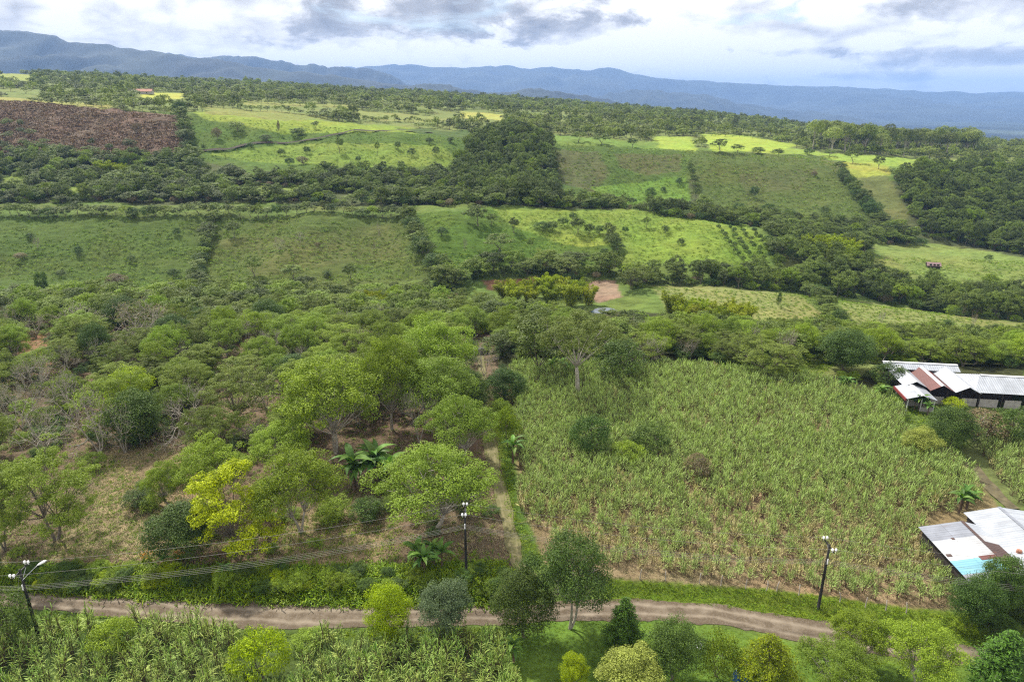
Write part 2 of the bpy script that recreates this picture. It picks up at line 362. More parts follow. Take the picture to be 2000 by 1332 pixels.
M['drygrass'] = leafmat('leaf_drygrass', (0.10, 0.088, 0.05), (0.29, 0.25, 0.15), vary=0.2)
M['brown'] = leafmat('leaf_brown', (0.05, 0.042, 0.022), (0.19, 0.155, 0.085), vary=0.2)
M['bracken'] = leafmat('leaf_bracken', (0.042, 0.030, 0.018), (0.19, 0.13, 0.085), vary=0.3, trans=0.15)
M['flower'] = leafmat('leaf_flower', (0.45, 0.12, 0.02), (0.65, 0.30, 0.03), vary=0.1)
M['bark'] = plain('bark', (0.20, 0.17, 0.13), 0.9, nscale=3.0)
M['barkpale'] = plain('bark_pale', (0.42, 0.38, 0.32), 0.9, nscale=3.0, namt=0.2)
M['stem'] = plain('banana_stem', (0.16, 0.11, 0.07), 0.9, nscale=5.0)
M['polewood'] = plain('pole_black', (0.018, 0.017, 0.016), 0.6, nscale=8.0)
M['steel'] = plain('galvanised', (0.45, 0.46, 0.48), 0.45, 0.6, namt=0.1)
M['white'] = plain('porcelain', (0.82, 0.82, 0.82), 0.3, namt=0.05, spec=0.5)
M['wire'] = plain('wire', (0.24, 0.23, 0.21), 0.5, namt=0.1)
M['wall'] = plain('lime_wall', (0.40, 0.38, 0.36), 0.85, nscale=2.0, namt=0.15)
M['darkwood'] = plain('dark_wood', (0.05, 0.04, 0.035), 0.85)
M['redpaint'] = plain('red_paint', (0.25, 0.05, 0.045), 0.6)
M['postwood'] = plain('post_wood', (0.40, 0.36, 0.31), 0.9)
M['r_white'] = roofmat('sheet_white', (0.42, 0.45, 0.50), 0.25)
M['r_whitex'] = roofmat('sheet_white_long', (0.42, 0.45, 0.50), 0.25, axis='X')
M['r_clean'] = roofmat('sheet_bright', (0.52, 0.53, 0.55), 0.7)
M['r_grey'] = roofmat('sheet_grey', (0.28, 0.30, 0.35), 0.4)
M['r_blue'] = roofmat('sheet_blue', (0.20, 0.44, 0.54), 0.4)
M['r_red'] = roofmat('sheet_red', (0.14, 0.045, 0.037), 0.2, 0.6)
M['r_rust'] = roofmat('sheet_rust', (0.09, 0.052, 0.045), 0.5, 0.75)
M['r_tile'] = plain('clay_tile', (0.42, 0.20, 0.13), 0.8, nscale=1.5)
M['r_pink'] = plain('faded_sheet', (0.26, 0.17, 0.17), 0.7, nscale=1.0)
M['capstrip'] = plain('ridge_cap', (0.58, 0.59, 0.61), 0.4, namt=0.05)
M['carpaint'] = plain('car_paint', (0.03, 0.035, 0.05), 0.25, namt=0.1, spec=0.6)
M['glass'] = plain('car_glass', (0.02, 0.025, 0.03), 0.08, namt=0.0, spec=0.8)
M['rubber'] = plain('rubber', (0.02, 0.02, 0.02), 0.8)
M['blueplastic'] = plain('blue_plastic', (0.02, 0.13, 0.42), 0.4, namt=0.1)

# ------------------------------------------------------------------ object helpers
def tag(o, label=None, cat=None, group=None, kind=None):
    for k, v in (('label', label), ('category', cat), ('group', group), ('kind', kind)):
        if v: o[k] = v
    return o
def obj(name, me, parent=None, loc=None):
    o = bpy.data.objects.new(name, me); COL.objects.link(o)
    if parent: o.parent = parent
    if loc is not None: o.location = loc
    return o
def thing(name, label, cat, loc=(0, 0, 0), rz=0.0, group=None, scale=(1, 1, 1)):
    o = bpy.data.objects.new(name, None); COL.objects.link(o); o.empty_display_size = 0.3
    o.location = loc; o.rotation_euler = (0, 0, rz); o.scale = scale
    return tag(o, label, cat, group)

# ------------------------------------------------------------------ the ground sheet
CLOUD_SHADE = 0.70  # cloud shadow on the hillsides, painted by darkening their ground colour
G_GRASS = (0.085, 0.13, 0.028)
COVER = [  # (outline in the photograph, ground colour): what grows or lies there, with sun patches painted in
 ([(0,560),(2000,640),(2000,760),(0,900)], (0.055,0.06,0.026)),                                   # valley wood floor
 ([(0,620),(500,600),(960,640),(985,800),(1000,900),(1020,1110),(960,1110),(0,1110)], (0.115,0.086,0.056)),  # orchard floor, bare soil
 ([(210,880),(330,870),(420,930),(360,1050),(300,1090),(60,1095),(180,1000)], (0.21,0.17,0.095)), # dry clearing
 ([(560,1010),(700,960),(780,1010),(740,1100),(540,1105)], (0.19,0.155,0.085)),
 ([(30,660),(95,650),(100,715),(40,720)], (0.20,0.11,0.065)),
 ([(990,718),(1340,715),(1620,755),(1770,800),(1900,920),(1960,1000),(1890,1190),(1600,1180),(1190,1145),(1060,1100),(1000,960)], (0.15,0.12,0.06)),
 ([(1060,1000),(1500,960),(1800,1000),(1880,1190),(1600,1175),(1190,1140),(1060,1095)], (0.19,0.15,0.085)),
 ([(1720,740),(2000,760),(2000,870),(1880,880),(1760,830)], (0.08,0.115,0.03)),
 ([(1870,860),(2000,840),(2000,1000),(1900,920)], (0.10,0.12,0.04)),
 ([(1400,690),(1720,690),(1720,735),(1600,735),(1400,715)], (0.12,0.15,0.045)),
 ([(0,1100),(400,1105),(800,1100),(990,1095),(1030,1165),(600,1190),(0,1165)], (0.075,0.115,0.02)),   # verge above the road
 ([(1180,1128),(1500,1150),(1900,1200),(1920,1260),(1600,1215),(1400,1185),(1180,1175)], (0.085,0.13,0.015)),
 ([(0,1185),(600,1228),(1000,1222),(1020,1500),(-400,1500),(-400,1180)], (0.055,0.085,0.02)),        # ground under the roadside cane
 ([(1000,1212),(1250,1208),(1420,1225),(1700,1290),(2300,1330),(2400,1700),(900,1700)], (0.082,0.145,0.022)),  # mown lawn
 ([(960,760),(1000,800),(1012,960),(1062,1095),(1035,1110),(1000,1010),(985,930),(972,840)], (0.06,0.105,0.018)),
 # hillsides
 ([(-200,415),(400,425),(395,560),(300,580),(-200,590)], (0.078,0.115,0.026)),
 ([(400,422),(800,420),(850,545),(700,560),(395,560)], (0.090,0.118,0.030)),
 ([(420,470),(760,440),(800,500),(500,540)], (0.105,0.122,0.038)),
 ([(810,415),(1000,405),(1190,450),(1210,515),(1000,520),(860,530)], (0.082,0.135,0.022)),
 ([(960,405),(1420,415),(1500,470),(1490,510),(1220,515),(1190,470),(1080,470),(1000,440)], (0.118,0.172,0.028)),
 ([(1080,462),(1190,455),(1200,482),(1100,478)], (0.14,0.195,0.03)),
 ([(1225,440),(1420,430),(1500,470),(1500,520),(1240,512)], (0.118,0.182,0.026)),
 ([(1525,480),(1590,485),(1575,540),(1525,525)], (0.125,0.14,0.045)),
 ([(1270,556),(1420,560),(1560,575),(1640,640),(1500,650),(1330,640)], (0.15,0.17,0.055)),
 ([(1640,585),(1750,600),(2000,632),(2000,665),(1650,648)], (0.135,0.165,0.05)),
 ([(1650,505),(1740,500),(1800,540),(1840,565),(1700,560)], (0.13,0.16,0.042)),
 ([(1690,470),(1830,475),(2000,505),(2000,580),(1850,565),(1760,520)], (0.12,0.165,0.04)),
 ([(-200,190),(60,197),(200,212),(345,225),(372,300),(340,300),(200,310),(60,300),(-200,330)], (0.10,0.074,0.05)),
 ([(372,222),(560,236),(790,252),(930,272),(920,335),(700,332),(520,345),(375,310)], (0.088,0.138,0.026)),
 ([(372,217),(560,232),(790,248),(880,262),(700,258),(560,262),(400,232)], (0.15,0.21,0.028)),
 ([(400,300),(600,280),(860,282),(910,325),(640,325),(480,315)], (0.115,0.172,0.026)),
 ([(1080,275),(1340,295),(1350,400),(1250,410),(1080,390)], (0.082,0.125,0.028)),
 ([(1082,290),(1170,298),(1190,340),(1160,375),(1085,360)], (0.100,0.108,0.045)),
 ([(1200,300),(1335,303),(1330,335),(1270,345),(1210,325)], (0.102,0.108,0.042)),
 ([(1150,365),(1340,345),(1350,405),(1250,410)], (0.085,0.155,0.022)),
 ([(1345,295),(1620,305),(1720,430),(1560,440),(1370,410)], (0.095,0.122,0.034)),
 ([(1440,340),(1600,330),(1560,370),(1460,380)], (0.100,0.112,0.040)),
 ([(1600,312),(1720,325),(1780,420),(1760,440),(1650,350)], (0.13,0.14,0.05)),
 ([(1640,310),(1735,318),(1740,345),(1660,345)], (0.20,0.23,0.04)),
 # fields on the plateau; bright ones lightened in the colour as sunlit patches
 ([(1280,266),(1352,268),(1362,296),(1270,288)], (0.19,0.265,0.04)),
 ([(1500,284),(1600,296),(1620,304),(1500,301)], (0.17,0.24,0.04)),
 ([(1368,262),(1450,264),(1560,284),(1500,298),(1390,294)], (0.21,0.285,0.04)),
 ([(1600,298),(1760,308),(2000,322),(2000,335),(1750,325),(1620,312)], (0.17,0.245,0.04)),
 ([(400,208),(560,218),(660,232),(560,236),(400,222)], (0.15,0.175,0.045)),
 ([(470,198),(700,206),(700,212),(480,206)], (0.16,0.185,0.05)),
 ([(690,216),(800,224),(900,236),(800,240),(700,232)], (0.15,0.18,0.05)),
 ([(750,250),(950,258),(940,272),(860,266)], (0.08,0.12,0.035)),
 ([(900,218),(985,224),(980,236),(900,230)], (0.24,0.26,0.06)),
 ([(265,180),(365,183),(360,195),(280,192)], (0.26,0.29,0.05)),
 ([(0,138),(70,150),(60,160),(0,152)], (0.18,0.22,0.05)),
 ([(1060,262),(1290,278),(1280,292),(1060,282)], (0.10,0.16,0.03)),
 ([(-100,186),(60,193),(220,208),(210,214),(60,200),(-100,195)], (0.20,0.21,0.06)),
 ([(0,340),(55,345),(60,378),(0,375)], (0.11,0.16,0.03)),
 ([(115,362),(185,365),(180,386),(120,384)], (0.12,0.18,0.03)),
 ([(190,322),(350,325),(345,342),(200,345)], (0.10,0.15,0.03)),
 ([(455,362),(605,366),(600,384),(470,384)], (0.13,0.18,0.04)),
 ([(-100,402),(380,400),(820,404),(820,411),(380,410),(-100,410)], (0.115,0.145,0.04)),
 ([(940,548),(1050,542),(1040,562),(955,566)], (0.22,0.12,0.07)),
 ([(850,572),(900,570),(900,584),(850,584)], (0.24,0.13,0.08)),
 ([(1140,548),(1200,545),(1215,580),(1170,592),(1140,578)], (0.19,0.14,0.095)),
]
def build_ground():
    us = np.linspace(-1.35, 1.35, 640)
    ys = [24.0]
    while ys[-1] < 26000:
        y = ys[-1]; ys.append(y * (1.0045 if y < 640 else 1.011 if y < 2600 else 1.05))
    ys = np.array(ys); ny = len(ys); nx = len(us)
    Yg, Ug = np.meshgrid(ys, us, indexing='ij'); X = (Ug * Yg).ravel(); Y = Yg.ravel()
    Z = H(X, Y)
    px, py = project(X, Y, Z)
    col = np.tile(np.array(G_GRASS), (len(X), 1))
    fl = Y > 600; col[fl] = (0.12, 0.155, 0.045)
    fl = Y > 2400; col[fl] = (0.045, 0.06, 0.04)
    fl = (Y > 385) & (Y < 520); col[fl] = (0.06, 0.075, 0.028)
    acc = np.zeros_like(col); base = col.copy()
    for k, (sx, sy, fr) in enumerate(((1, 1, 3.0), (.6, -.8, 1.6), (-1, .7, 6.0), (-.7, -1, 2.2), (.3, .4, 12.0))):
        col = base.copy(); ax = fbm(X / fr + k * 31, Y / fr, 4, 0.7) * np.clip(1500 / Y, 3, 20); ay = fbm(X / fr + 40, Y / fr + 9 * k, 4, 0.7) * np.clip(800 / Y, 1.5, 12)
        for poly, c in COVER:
            m = inpoly(px + sx * ax, py + sy * ay, poly); col[m] = np.array(c) * (np.array((.92, 1.0, .86)) * (CLOUD_SHADE + .05) if poly[0][1] < 600 and c[1] < .15 and c[1] > c[0] else 1.0)  # green hillsides darkened in the colour as if under cloud
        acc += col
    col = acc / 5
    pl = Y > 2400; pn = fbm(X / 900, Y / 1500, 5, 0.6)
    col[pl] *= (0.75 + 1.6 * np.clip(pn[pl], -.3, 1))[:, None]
    # hillside tussocks: real small relief
    hs = sstep(255, 300, Y) * (1 - sstep(640, 900, Y))
    Z = Z + hs * (np.abs(fbm(X / 7, Y / 3.2, 4, 0.6)) * 1.7 - 0.4 + np.abs(fbm(X / 22, Y / 22, 2)) * 2.2 - 0.7)
    lo, up = road_edges(X)
    nb = (Y < 150) & ((Y > up + 0.6) | (Y < lo - 0.6))
    Z = np.where(nb, Z + fbm(X / 1.1, Y / 1.1, 3, 0.6) * 0.12, Z)
    a = np.arange(ny - 1)[:, None] * nx + np.arange(nx - 1)[None]
    Q = np.stack([a, a + 1, a + nx + 1, a + nx], -1).reshape(-1, 4)
    m, t, out = newmat('ground_cover')
    at = N(t, 'ShaderNodeAttribute', attribute_name='cover'); tc = N(t, 'ShaderNodeTexCoord')
    def nz(sc, det=5.0, ro=0.6, vec=None):
        n = N(t, 'ShaderNodeTexNoise', inp={'Scale': sc, 'Detail': det, 'Roughness': ro}); t.links.new(vec or tc.outputs['Object'], n.inputs['Vector']); return n.outputs[0]
    mp = N(t, 'ShaderNodeMapping'); t.links.new(tc.outputs['Object'], mp.inputs[0]); mp.inputs['Scale'].default_value = (0.45, 1.0, 1.6)
    n1 = nz(0.035, 4); n2 = nz(0.35, 8, 0.7, mp.outputs[0]); n3 = nz(2.2, 5, 0.7)
    v = mathn(t, 'ADD', mathn(t, 'MULTIPLY', ramp(t, n2, [(0.3, 0.0), (0.7, 1.0)]), 0.85), mathn(t, 'MULTIPLY', ramp(t, n3, [(0.3, 0.0), (0.7, 1.0)]), 0.5))
    v = mathn(t, 'ADD', v, 0.35)
    sc = N(t, 'ShaderNodeVectorMath', operation='SCALE'); t.links.new(at.outputs['Color'], sc.inputs[0]); t.links.new(v, sc.inputs['Scale'])
    c = mixc(t, mathn(t, 'MULTIPLY', ramp(t, n1, [(0.42, 0.0), (0.68, 1.0)]), 0.45), sc.outputs[0], mixc(t, 1.0, sc.outputs[0], (1.35, 0.95, 1.05), 'MULTIPLY'))
    b = N(t, 'ShaderNodeBsdfPrincipled', inp={'Roughness': 0.95, 'Specular IOR Level': 0.1}); t.links.new(c, b.inputs['Base Color'])
    bp = N(t, 'ShaderNodeBump', inp={'Strength': 0.9, 'Distance': 0.5}); t.links.new(n2, bp.inputs['Height'])
    bp2 = N(t, 'ShaderNodeBump', inp={'Strength': 0.6, 'Distance': 0.12}); t.links.new(n3, bp2.inputs['Height']); t.links.new(bp.outputs[0], bp2.inputs['Normal'])
    t.links.new(bp2.outputs[0], b.inputs['Normal']); t.links.new(b.outputs[0], out.inputs[0])
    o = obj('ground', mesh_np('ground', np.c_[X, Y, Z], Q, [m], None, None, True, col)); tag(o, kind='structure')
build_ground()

# ------------------------------------------------------------------ road, track, pond
def gravelmat(name, a, b, rut, tracks=True):
    m, t, out = newmat(name); tc = N(t, 'ShaderNodeTexCoord')
    n = N(t, 'ShaderNodeTexNoise', inp={'Scale': 0.45, 'Detail': 8.0, 'Roughness': 0.7}); t.links.new(tc.outputs['Object'], n.inputs['Vector'])
    n2 = N(t, 'ShaderNodeTexNoise', inp={'Scale': 6.0, 'Detail': 4.0, 'Roughness': 0.8}); t.links.new(tc.outputs['Object'], n2.inputs['Vector'])
    n3 = N(t, 'ShaderNodeTexNoise', inp={'Scale': 0.12, 'Detail': 5.0, 'Roughness': 0.65}); t.links.new(tc.outputs['Object'], n3.inputs['Vector'])
    at = N(t, 'ShaderNodeAttribute', attribute_name='v')
    # v runs across the road: two compacted wheel lines
    vv = mathn(t, 'ADD', at.outputs['Fac'], mathn(t, 'MULTIPLY_ADD', n3.outputs[0], 0.5, -0.25))
    w = ramp(t, vv, [(0.0, 0.0), (0.18, 0.05), (0.30, 0.95), (0.42, 0.15), (0.60, 0.15), (0.72, 1.0), (0.84, 0.15), (1.0, 0.0)])
    k = mathn(t, 'ADD', mathn(t, 'MULTIPLY', w, 0.6 if tracks else 0.25), mathn(t, 'MULTIPLY_ADD', n.outputs[0], 1.8, -0.9), clamp=True)
    c = mixc(t, k, a, b)
    c = mixc(t, ramp(t, n2.outputs[0], [(0.5, 0.0), (0.72, 0.8)]), c, rut)
    bs = N(t, 'ShaderNodeBsdfPrincipled', inp={'Roughness': 0.95, 'Specular IOR Level': 0.1}); t.links.new(c, bs.inputs['Base Color'])
    bp = N(t, 'ShaderNodeBump', inp={'Strength': 0.7, 'Distance': 0.06}); t.links.new(n2.outputs[0], bp.inputs['Height']); t.links.new(bp.outputs[0], bs.inputs['Normal'])
    t.links.new(bs.outputs[0], out.inputs[0]); return m
def strip(name, xs, ylo, yhi, zoff, mat, nw=9, jag=0.25):
    V = []; v = []
    for i, x in enumerate(xs):
        for j in range(nw):
            s = j / (nw - 1); y = ylo[i] + (yhi[i] - ylo[i]) * s
            if j in (0, nw - 1): y += jag * float(fbm(np.array(x * 0.35), np.array(3.0 + j), 5, 0.65)) * 2
            V.append((x, y)); v.append(s)
    V = np.array(V); z = H(V[:, 0], V[:, 1]) + zoff
    n = len(xs); a = np.arange(n - 1)[:, None] * nw + np.arange(nw - 1)[None]
    Q = np.stack([a, a + nw, a + nw + 1, a + 1], -1).reshape(-1, 4)
    return tag(obj(name, mesh_np(name, np.c_[V, z], Q, [mat], np.array(v), None, True)), kind='structure')
xs = np.linspace(-95, 85, 420); lo, up = road_edges(xs)
strip('dirt_road', xs, lo - 0.15, up + 0.1, 0.05, gravelmat('road_gravel', (0.095, 0.073, 0.05), (0.28, 0.235, 0.18), (0.215, 0.18, 0.14)), 13, 0.35)
def ribbon(name, pxs, wid, zoff, mat, nw=7, step=1.0, world=False):
    P = np.array([hit(*p)[:2] for p in pxs]) if not world else np.array(pxs, float)
    d = np.r_[0, np.cumsum(np.linalg.norm(np.diff(P, axis=0), axis=1))]
    s = np.arange(0, d[-1], step); X = np.interp(s, d, P[:, 0]); Y = np.interp(s, d, P[:, 1])
    T = np.c_[np.gradient(X), np.gradient(Y)]; T /= np.linalg.norm(T, axis=1)[:, None] + 1e-9; Nn = np.c_[-T[:, 1], T[:, 0]]
    V = []; v = []
    for i in range(len(s)):
        w = wid * (1 + 0.35 * float(fbm(np.array(s[i] / 4), np.array(1.7), 3)))
        for j in range(nw):
            f = j / (nw - 1); V.append((X[i] + Nn[i, 0] * w * (f - .5), Y[i] + Nn[i, 1] * w * (f - .5))); v.append(f)
    V = np.array(V); z = H(V[:, 0], V[:, 1]) + zoff
    a = np.arange(len(s) - 1)[:, None] * nw + np.arange(nw - 1)[None]
    Q = np.stack([a, a + 1, a + nw + 1, a + nw], -1).reshape(-1, 4)
    me = mesh_np(name, np.c_[V, z], Q, [mat], np.array(v), None, True)
    return tag(obj(name, me), kind='structure')
ribbon('farm_track', [(1035,1130),(1010,1100),(992,1020),(978,960),(962,900),(952,840),(945,780),(942,735),(938,700),(936,680)], 1.9, 0.15,
       gravelmat('track_soil', (0.12, 0.115, 0.05), (0.32, 0.265, 0.165), (0.20, 0.175, 0.095), False), 7, 0.5)
ribbon('hill_track', [(372,302),(450,293),(540,281),(640,268),(720,258),(780,256),(850,262)], 3.2, 0.9,
       plain('track_dark', (0.055, 0.045, 0.028), 0.95, nscale=0.3), 5, 3.0)
ribbon('field_track', [(1895,905),(1915,930),(1945,965),(1985,1000)], 2.0, 0.15, plain('track_mud', (0.13, 0.11, 0.06), 0.95, nscale=1.0), 5, 0.8)
pc = POND; pz = POND[2] - .22
th = np.linspace(0, 2 * np.pi, 40, endpoint=False); rr = 1 + .22 * np.sin(2 * th + .5) + .14 * np.sin(3 * th + 2)
Vp = np.vstack([[(pc[0], pc[1], pz)], np.c_[pc[0] + 6.2 * rr * np.cos(th), pc[1] + 4.6 * rr * np.sin(th), np.full(40, pz)]])
pm, pt, po = newmat('pond_water')
pb = N(pt, 'ShaderNodeBsdfPrincipled', inp={'Base Color': (0.05, 0.075, 0.09, 1), 'Roughness': 0.06, 'Specular IOR Level': 1.0}); pt.links.new(pb.outputs[0], po.inputs[0])
pmx = bpy.data.meshes.new('pond'); pmx.from_pydata([tuple(v) for v in Vp], [], [(0, i + 1, (i + 1) % 40 + 1) for i in range(40)]); pmx.materials.append(pm)
tag(obj('pond', pmx), kind='structure')

# ------------------------------------------------------------------ mountains beyond the plain
def mountain(name, sil, dist, front, rough, col, seed, back=1500, base=-205):
    px = np.array([s[0] for s in sil], float); py = np.array([s[1] for s in sil], float)
    n = 260; m = 60
    X = np.linspace(px[0], px[-1], n); Yp = np.interp(X, px, py)
    u, t = ray(X, Yp)
    s = np.linspace(-1, back / front, m)
    Yw = dist + s * front
    XX = np.repeat((u * dist)[:, None], m, 1) ; YY = np.repeat(Yw[None], n, 0)
    zs = (CAMZ + t * dist)[:, None]
    zs = zs + dist * (0.0035 * fbm(np.arange(n) / 9.0 + seed * 3, np.full(n, seed), 5, 0.6))[:, None]
    f = np.where(s < 0, (1 + s) ** 0.8, np.clip(1 - s * front / back, 0, 1) ** 0.7)[None]
    rg = 1 - np.abs(fbm(XX / rough + seed, YY / rough * 0.7 + seed, 5, 0.55))
    k = np.where(s < 0, np.abs(s) * 1.0, s)[None]
    Z = base + (zs - base) * f * (1 - 0.75 * np.clip(k * 4, 0, 1) * (1 - rg) * 1.6) + (zs - base) * 0.05 * fbm(XX / rough * 6 + seed, YY / rough * 6, 4, 0.6)
    ends = np.clip(np.minimum(np.arange(n), np.arange(n)[::-1]) / 12.0, 0, 1)[:, None]
    Z = base - 10 + (Z - base + 10) * ends
    V = np.stack([XX, YY, Z], -1).reshape(-1, 3)
    a = np.arange(n - 1)[:, None] * m + np.arange(m - 1)[None]
    Q = np.stack([a, a + m, a + m + 1, a + 1], -1).reshape(-1, 4)
    tag(obj(name, mesh_np(name, V, Q, [col], None, None, True)), kind='structure')
mm = plain('mountain_forest', (0.036, 0.046, 0.034), 0.95, nscale=0.0018, col2=(0.010, 0.015, 0.013))
mountain('mountain_range', [(-700,30),(-250,48),(0,58),(60,62),(105,66),(125,76),(200,84),(300,98),(360,106),(420,116),(520,130),(620,140),(700,152),(800,166),(900,180),(1000,195)], 6300, 2900, 1400, mm, 3.0, 1200)
mountain('mountain_range', [(250,120),(330,108),(400,110),(470,106),(540,116),(600,122),(680,128),(730,134),(765,142),(790,158),(850,170),(950,188)], 9000, 2600, 1700, mm, 8.0)
mountain('foothill', [(560,185),(640,178),(700,168),(760,166),(800,168),(830,164),(870,165),(900,172),(950,180),(990,180),(1040,174),(1075,177),(1110,179),(1160,188),(1210,200),(1260,210),(1320,216)], 6000, 1600, 950, mm, 14.0, 900)
mountain('mountain_range', [(500,126),(700,130),(800,130),(900,134),(960,130),(1020,134),(1080,131),(1140,134),(1190,131),(1230,140),(1280,150),(1340,156),(1400,160),(1500,166),(1650,172),(1800,176),(2000,180),(2300,184),(2700,188)], 14800, 5000, 2400, mm, 21.0, 2500)
mountain('foothill', [(1080,205),(1180,184),(1240,172),(1300,180),(1380,186),(1450,204),(1540,214),(1620,222)], 9800, 2300, 1500, mm, 27.0)

# ------------------------------------------------------------------ plants: one set of meshes per kind
def ell_lobes(r, n, w, h, zc, rl, flat=0.6, full=True, low=1.25):
    """lobes spread over a crown w wide, h high, centred at height zc"""
    L = []
    k = 0
    while len(L) < n:
        k += 1
        i = len(L) + 0.5; ph = i * 2.39996 + r.normal() * 0.25
        zz = 1 - (low if full else 0.95) * i / n + r.normal() * 0.05
        zz = max(-0.85, min(1, zz)); rad = math.sqrt(max(0, 1 - zz * zz))
        R0 = w / 2 - rl * 0.75; k1 = r.uniform(0.68, 1.14)
        L.append((R0 * rad * math.cos(ph) * k1, R0 * rad * math.sin(ph) * k1, zc + (h / 2 - rl * flat * 0.7) * zz * k1,
                  *(rl * r.uniform(0.55, 1.3) * np.array([1, 1, flat]))))
    L.append((0, 0, zc, w * 0.26, w * 0.26, h * 0.28))
    return np.array(L)
def lobe_leaves(mb, r, L, n, size, asp=0.55, up=0.5, under=0.25, shell=0.72, inner=0.72, m=0, droop=0.0):
    wgt = L[:, 3] * L[:, 4] ; wgt = wgt / wgt.sum()
    lt = r.random(len(L))
    k = r.choice(len(L), n * 2, p=wgt)
    D = r.normal(size=(n * 2, 3)); D /= np.linalg.norm(D, axis=1)[:, None]
    keep = (D[:, 2] > -0.15) | (r.random(n * 2) < under)
    k = k[keep]; D = D[keep]
    rad = shell + (1 - shell) * r.random(len(k)) ** 0.5 + np.abs(r.normal(size=len(k))) * 0.06
    P = L[k, :3] + D * rad[:, None] * L[k, 3:]
    ok = np.ones(len(k), bool)
    for j in range(len(L)):
        q = (P - L[j, :3]) / L[j, 3:]; ins = (q * q).sum(1) < inner ** 2
        ok &= ~(ins & (k != j))
    P = P[ok][:n]; D = D[ok][:n]; k = k[ok][:n]
    Nn = D / L[k, 3:] * L[k, 3:].max() * 0.5; Nn = Nn / np.linalg.norm(Nn, axis=1)[:, None]
    Nn = Nn * 0.8 + np.array([0, 0, up]) + r.normal(size=Nn.shape) * 0.42
    v = np.clip(0.52 * r.random(len(P)) + 0.48 * lt[k], 0, 1)
    mb.leaves(P, Nn, size * r.uniform(0.7, 1.35, len(P)), asp, r, v, m)
def sublobes(r, L, n, rs, inner=0.66, flat=0.7):
    wgt = L[:, 3] * L[:, 4]; k = r.choice(len(L), n * 3, p=wgt / wgt.sum()); D = r.normal(size=(n * 3, 3)); D /= np.linalg.norm(D, axis=1)[:, None]
    ok = (D[:, 2] > -0.25) | (r.random(n * 3) < .3); P = L[k, :3] + D * L[k, 3:] * r.uniform(.7, 1.12, (n * 3, 1))
    for j in range(len(L)): q = (P - L[j, :3]) / L[j, 3:]; ok &= ~(((q * q).sum(1) < inner ** 2) & (k != j))
    P = P[ok][:n]; sz = rs * r.uniform(.5, 1.4, len(P)); return np.c_[P, sz, sz, sz * flat]
def limbs(mb, r, L, zfork, rt, n, v=0.5, m=0, ntr=1, spread=0.0, sides=7):
    base = []
    for q in range(ntr):
        a = r.uniform(0, 6.28); off = spread * np.array([math.cos(a), math.sin(a), 0])
        f = np.array([0, 0, zfork]) + off * 1.8 + r.normal(size=3) * 0.15
        s = np.linspace(0, 1, 6)[:, None]
        P = off * 0.3 + (f - off * 0.3) * s + np.sin(s * 3.1) * r.normal(size=3) * 0.18
        mb.tube(P, np.linspace(rt * 1.35, rt * 0.8, 6) / math.sqrt(ntr), sides, v, m); base.append((f, rt * 0.75 / math.sqrt(ntr)))
    idx = r.permutation(len(L))[:n]
    for i in idx:
        f, rr = base[int(np.argmin([np.linalg.norm(L[i, :2] - b[0][:2]) for b in base]))]
        e = L[i, :3] + np.array([0, 0, L[i, 5] * 0.3]); mid = (f + e) / 2 + r.normal(size=3) * 0.35 + np.array([0, 0, -0.2])
        s = np.linspace(0, 1, 6)[:, None]; P = (1-s)**2 * f + 2*s*(1-s) * mid + s*s * e
        mb.tube(P, np.linspace(rr * 0.6, 0.03, 6), 5, v, m, cap=False)
        for w_ in range(2):
            t0 = P[3 + w_]; e2 = t0 + r.normal(size=3) * np.array([1, 1, 0.4]) * L[i, 3] * 0.6 + np.array([0, 0, 0.4])
            mb.tube(np.array([t0, (t0 + e2) / 2 + r.normal(size=3) * 0.1, e2]), [rr * 0.25, 0.04, 0.02], 4, v, m, cap=False)
KIND = {}
class Kind:
    def __init__(s, name, trunk, crown, h, w, mats):
        s.h, s.w = h, w; s.tr, s.cr = trunk, crown; s.mats = mats
        s.tm = trunk.mesh(name + '_trunk', [mats[0]], True); s.cm = crown.mesh(name + '_crown', [mats[1]])
        s._j = None; s.name = name
    def joined(s):
        if s._j is None:
            b = MB(); b.merge(s.tr, 0); b.merge(s.cr, 1); s._j = b.mesh(s.name, s.mats)
        return s._j
def addk(key, trunk, crown, h, w, bark, leaf): KIND.setdefault(key, []).append(Kind('%s_%d' % (key, len(KIND.get(key, []))), trunk, crown, h, w, [M[bark], M[leaf]]))
def broad(key, seed, w, h, zc, ch, nl, rl, flat, n, size, bark, leaf, zf, rt, nlimb, ntr=1, spread=0, up=0.5, under=0.25, full=True, asp=0.5, inner=0.72, ns=0, rs=.6, low=1.25):
    r = np.random.default_rng(seed); L = ell_lobes(r, nl, w, ch, zc, rl, flat, full, low)
    T = MB(); limbs(T, r, L, zf, rt, nlimb, ntr=ntr, spread=spread)
    C = MB()
    if ns: lobe_leaves(C, r, sublobes(r, L, ns, rs, inner), n, size, asp, up, max(under, .35), .45, 0.0)
    else: lobe_leaves(C, r, L, n, size, asp, up, under, inner=inner)
    addk(key, T, C, h, w, bark, leaf)
for s_ in range(4):     # light green open-crowned shade trees
    broad('guamo', 100 + s_, 11, 10, 5.9, 8.0, 40, 1.5, 0.6, 26000, 0.205, 'barkpale', 'guamo', 2.4, 0.2, 30, ntr=1 + s_ % 2, spread=0.5, under=.35, inner=.62, ns=330, rs=.72)
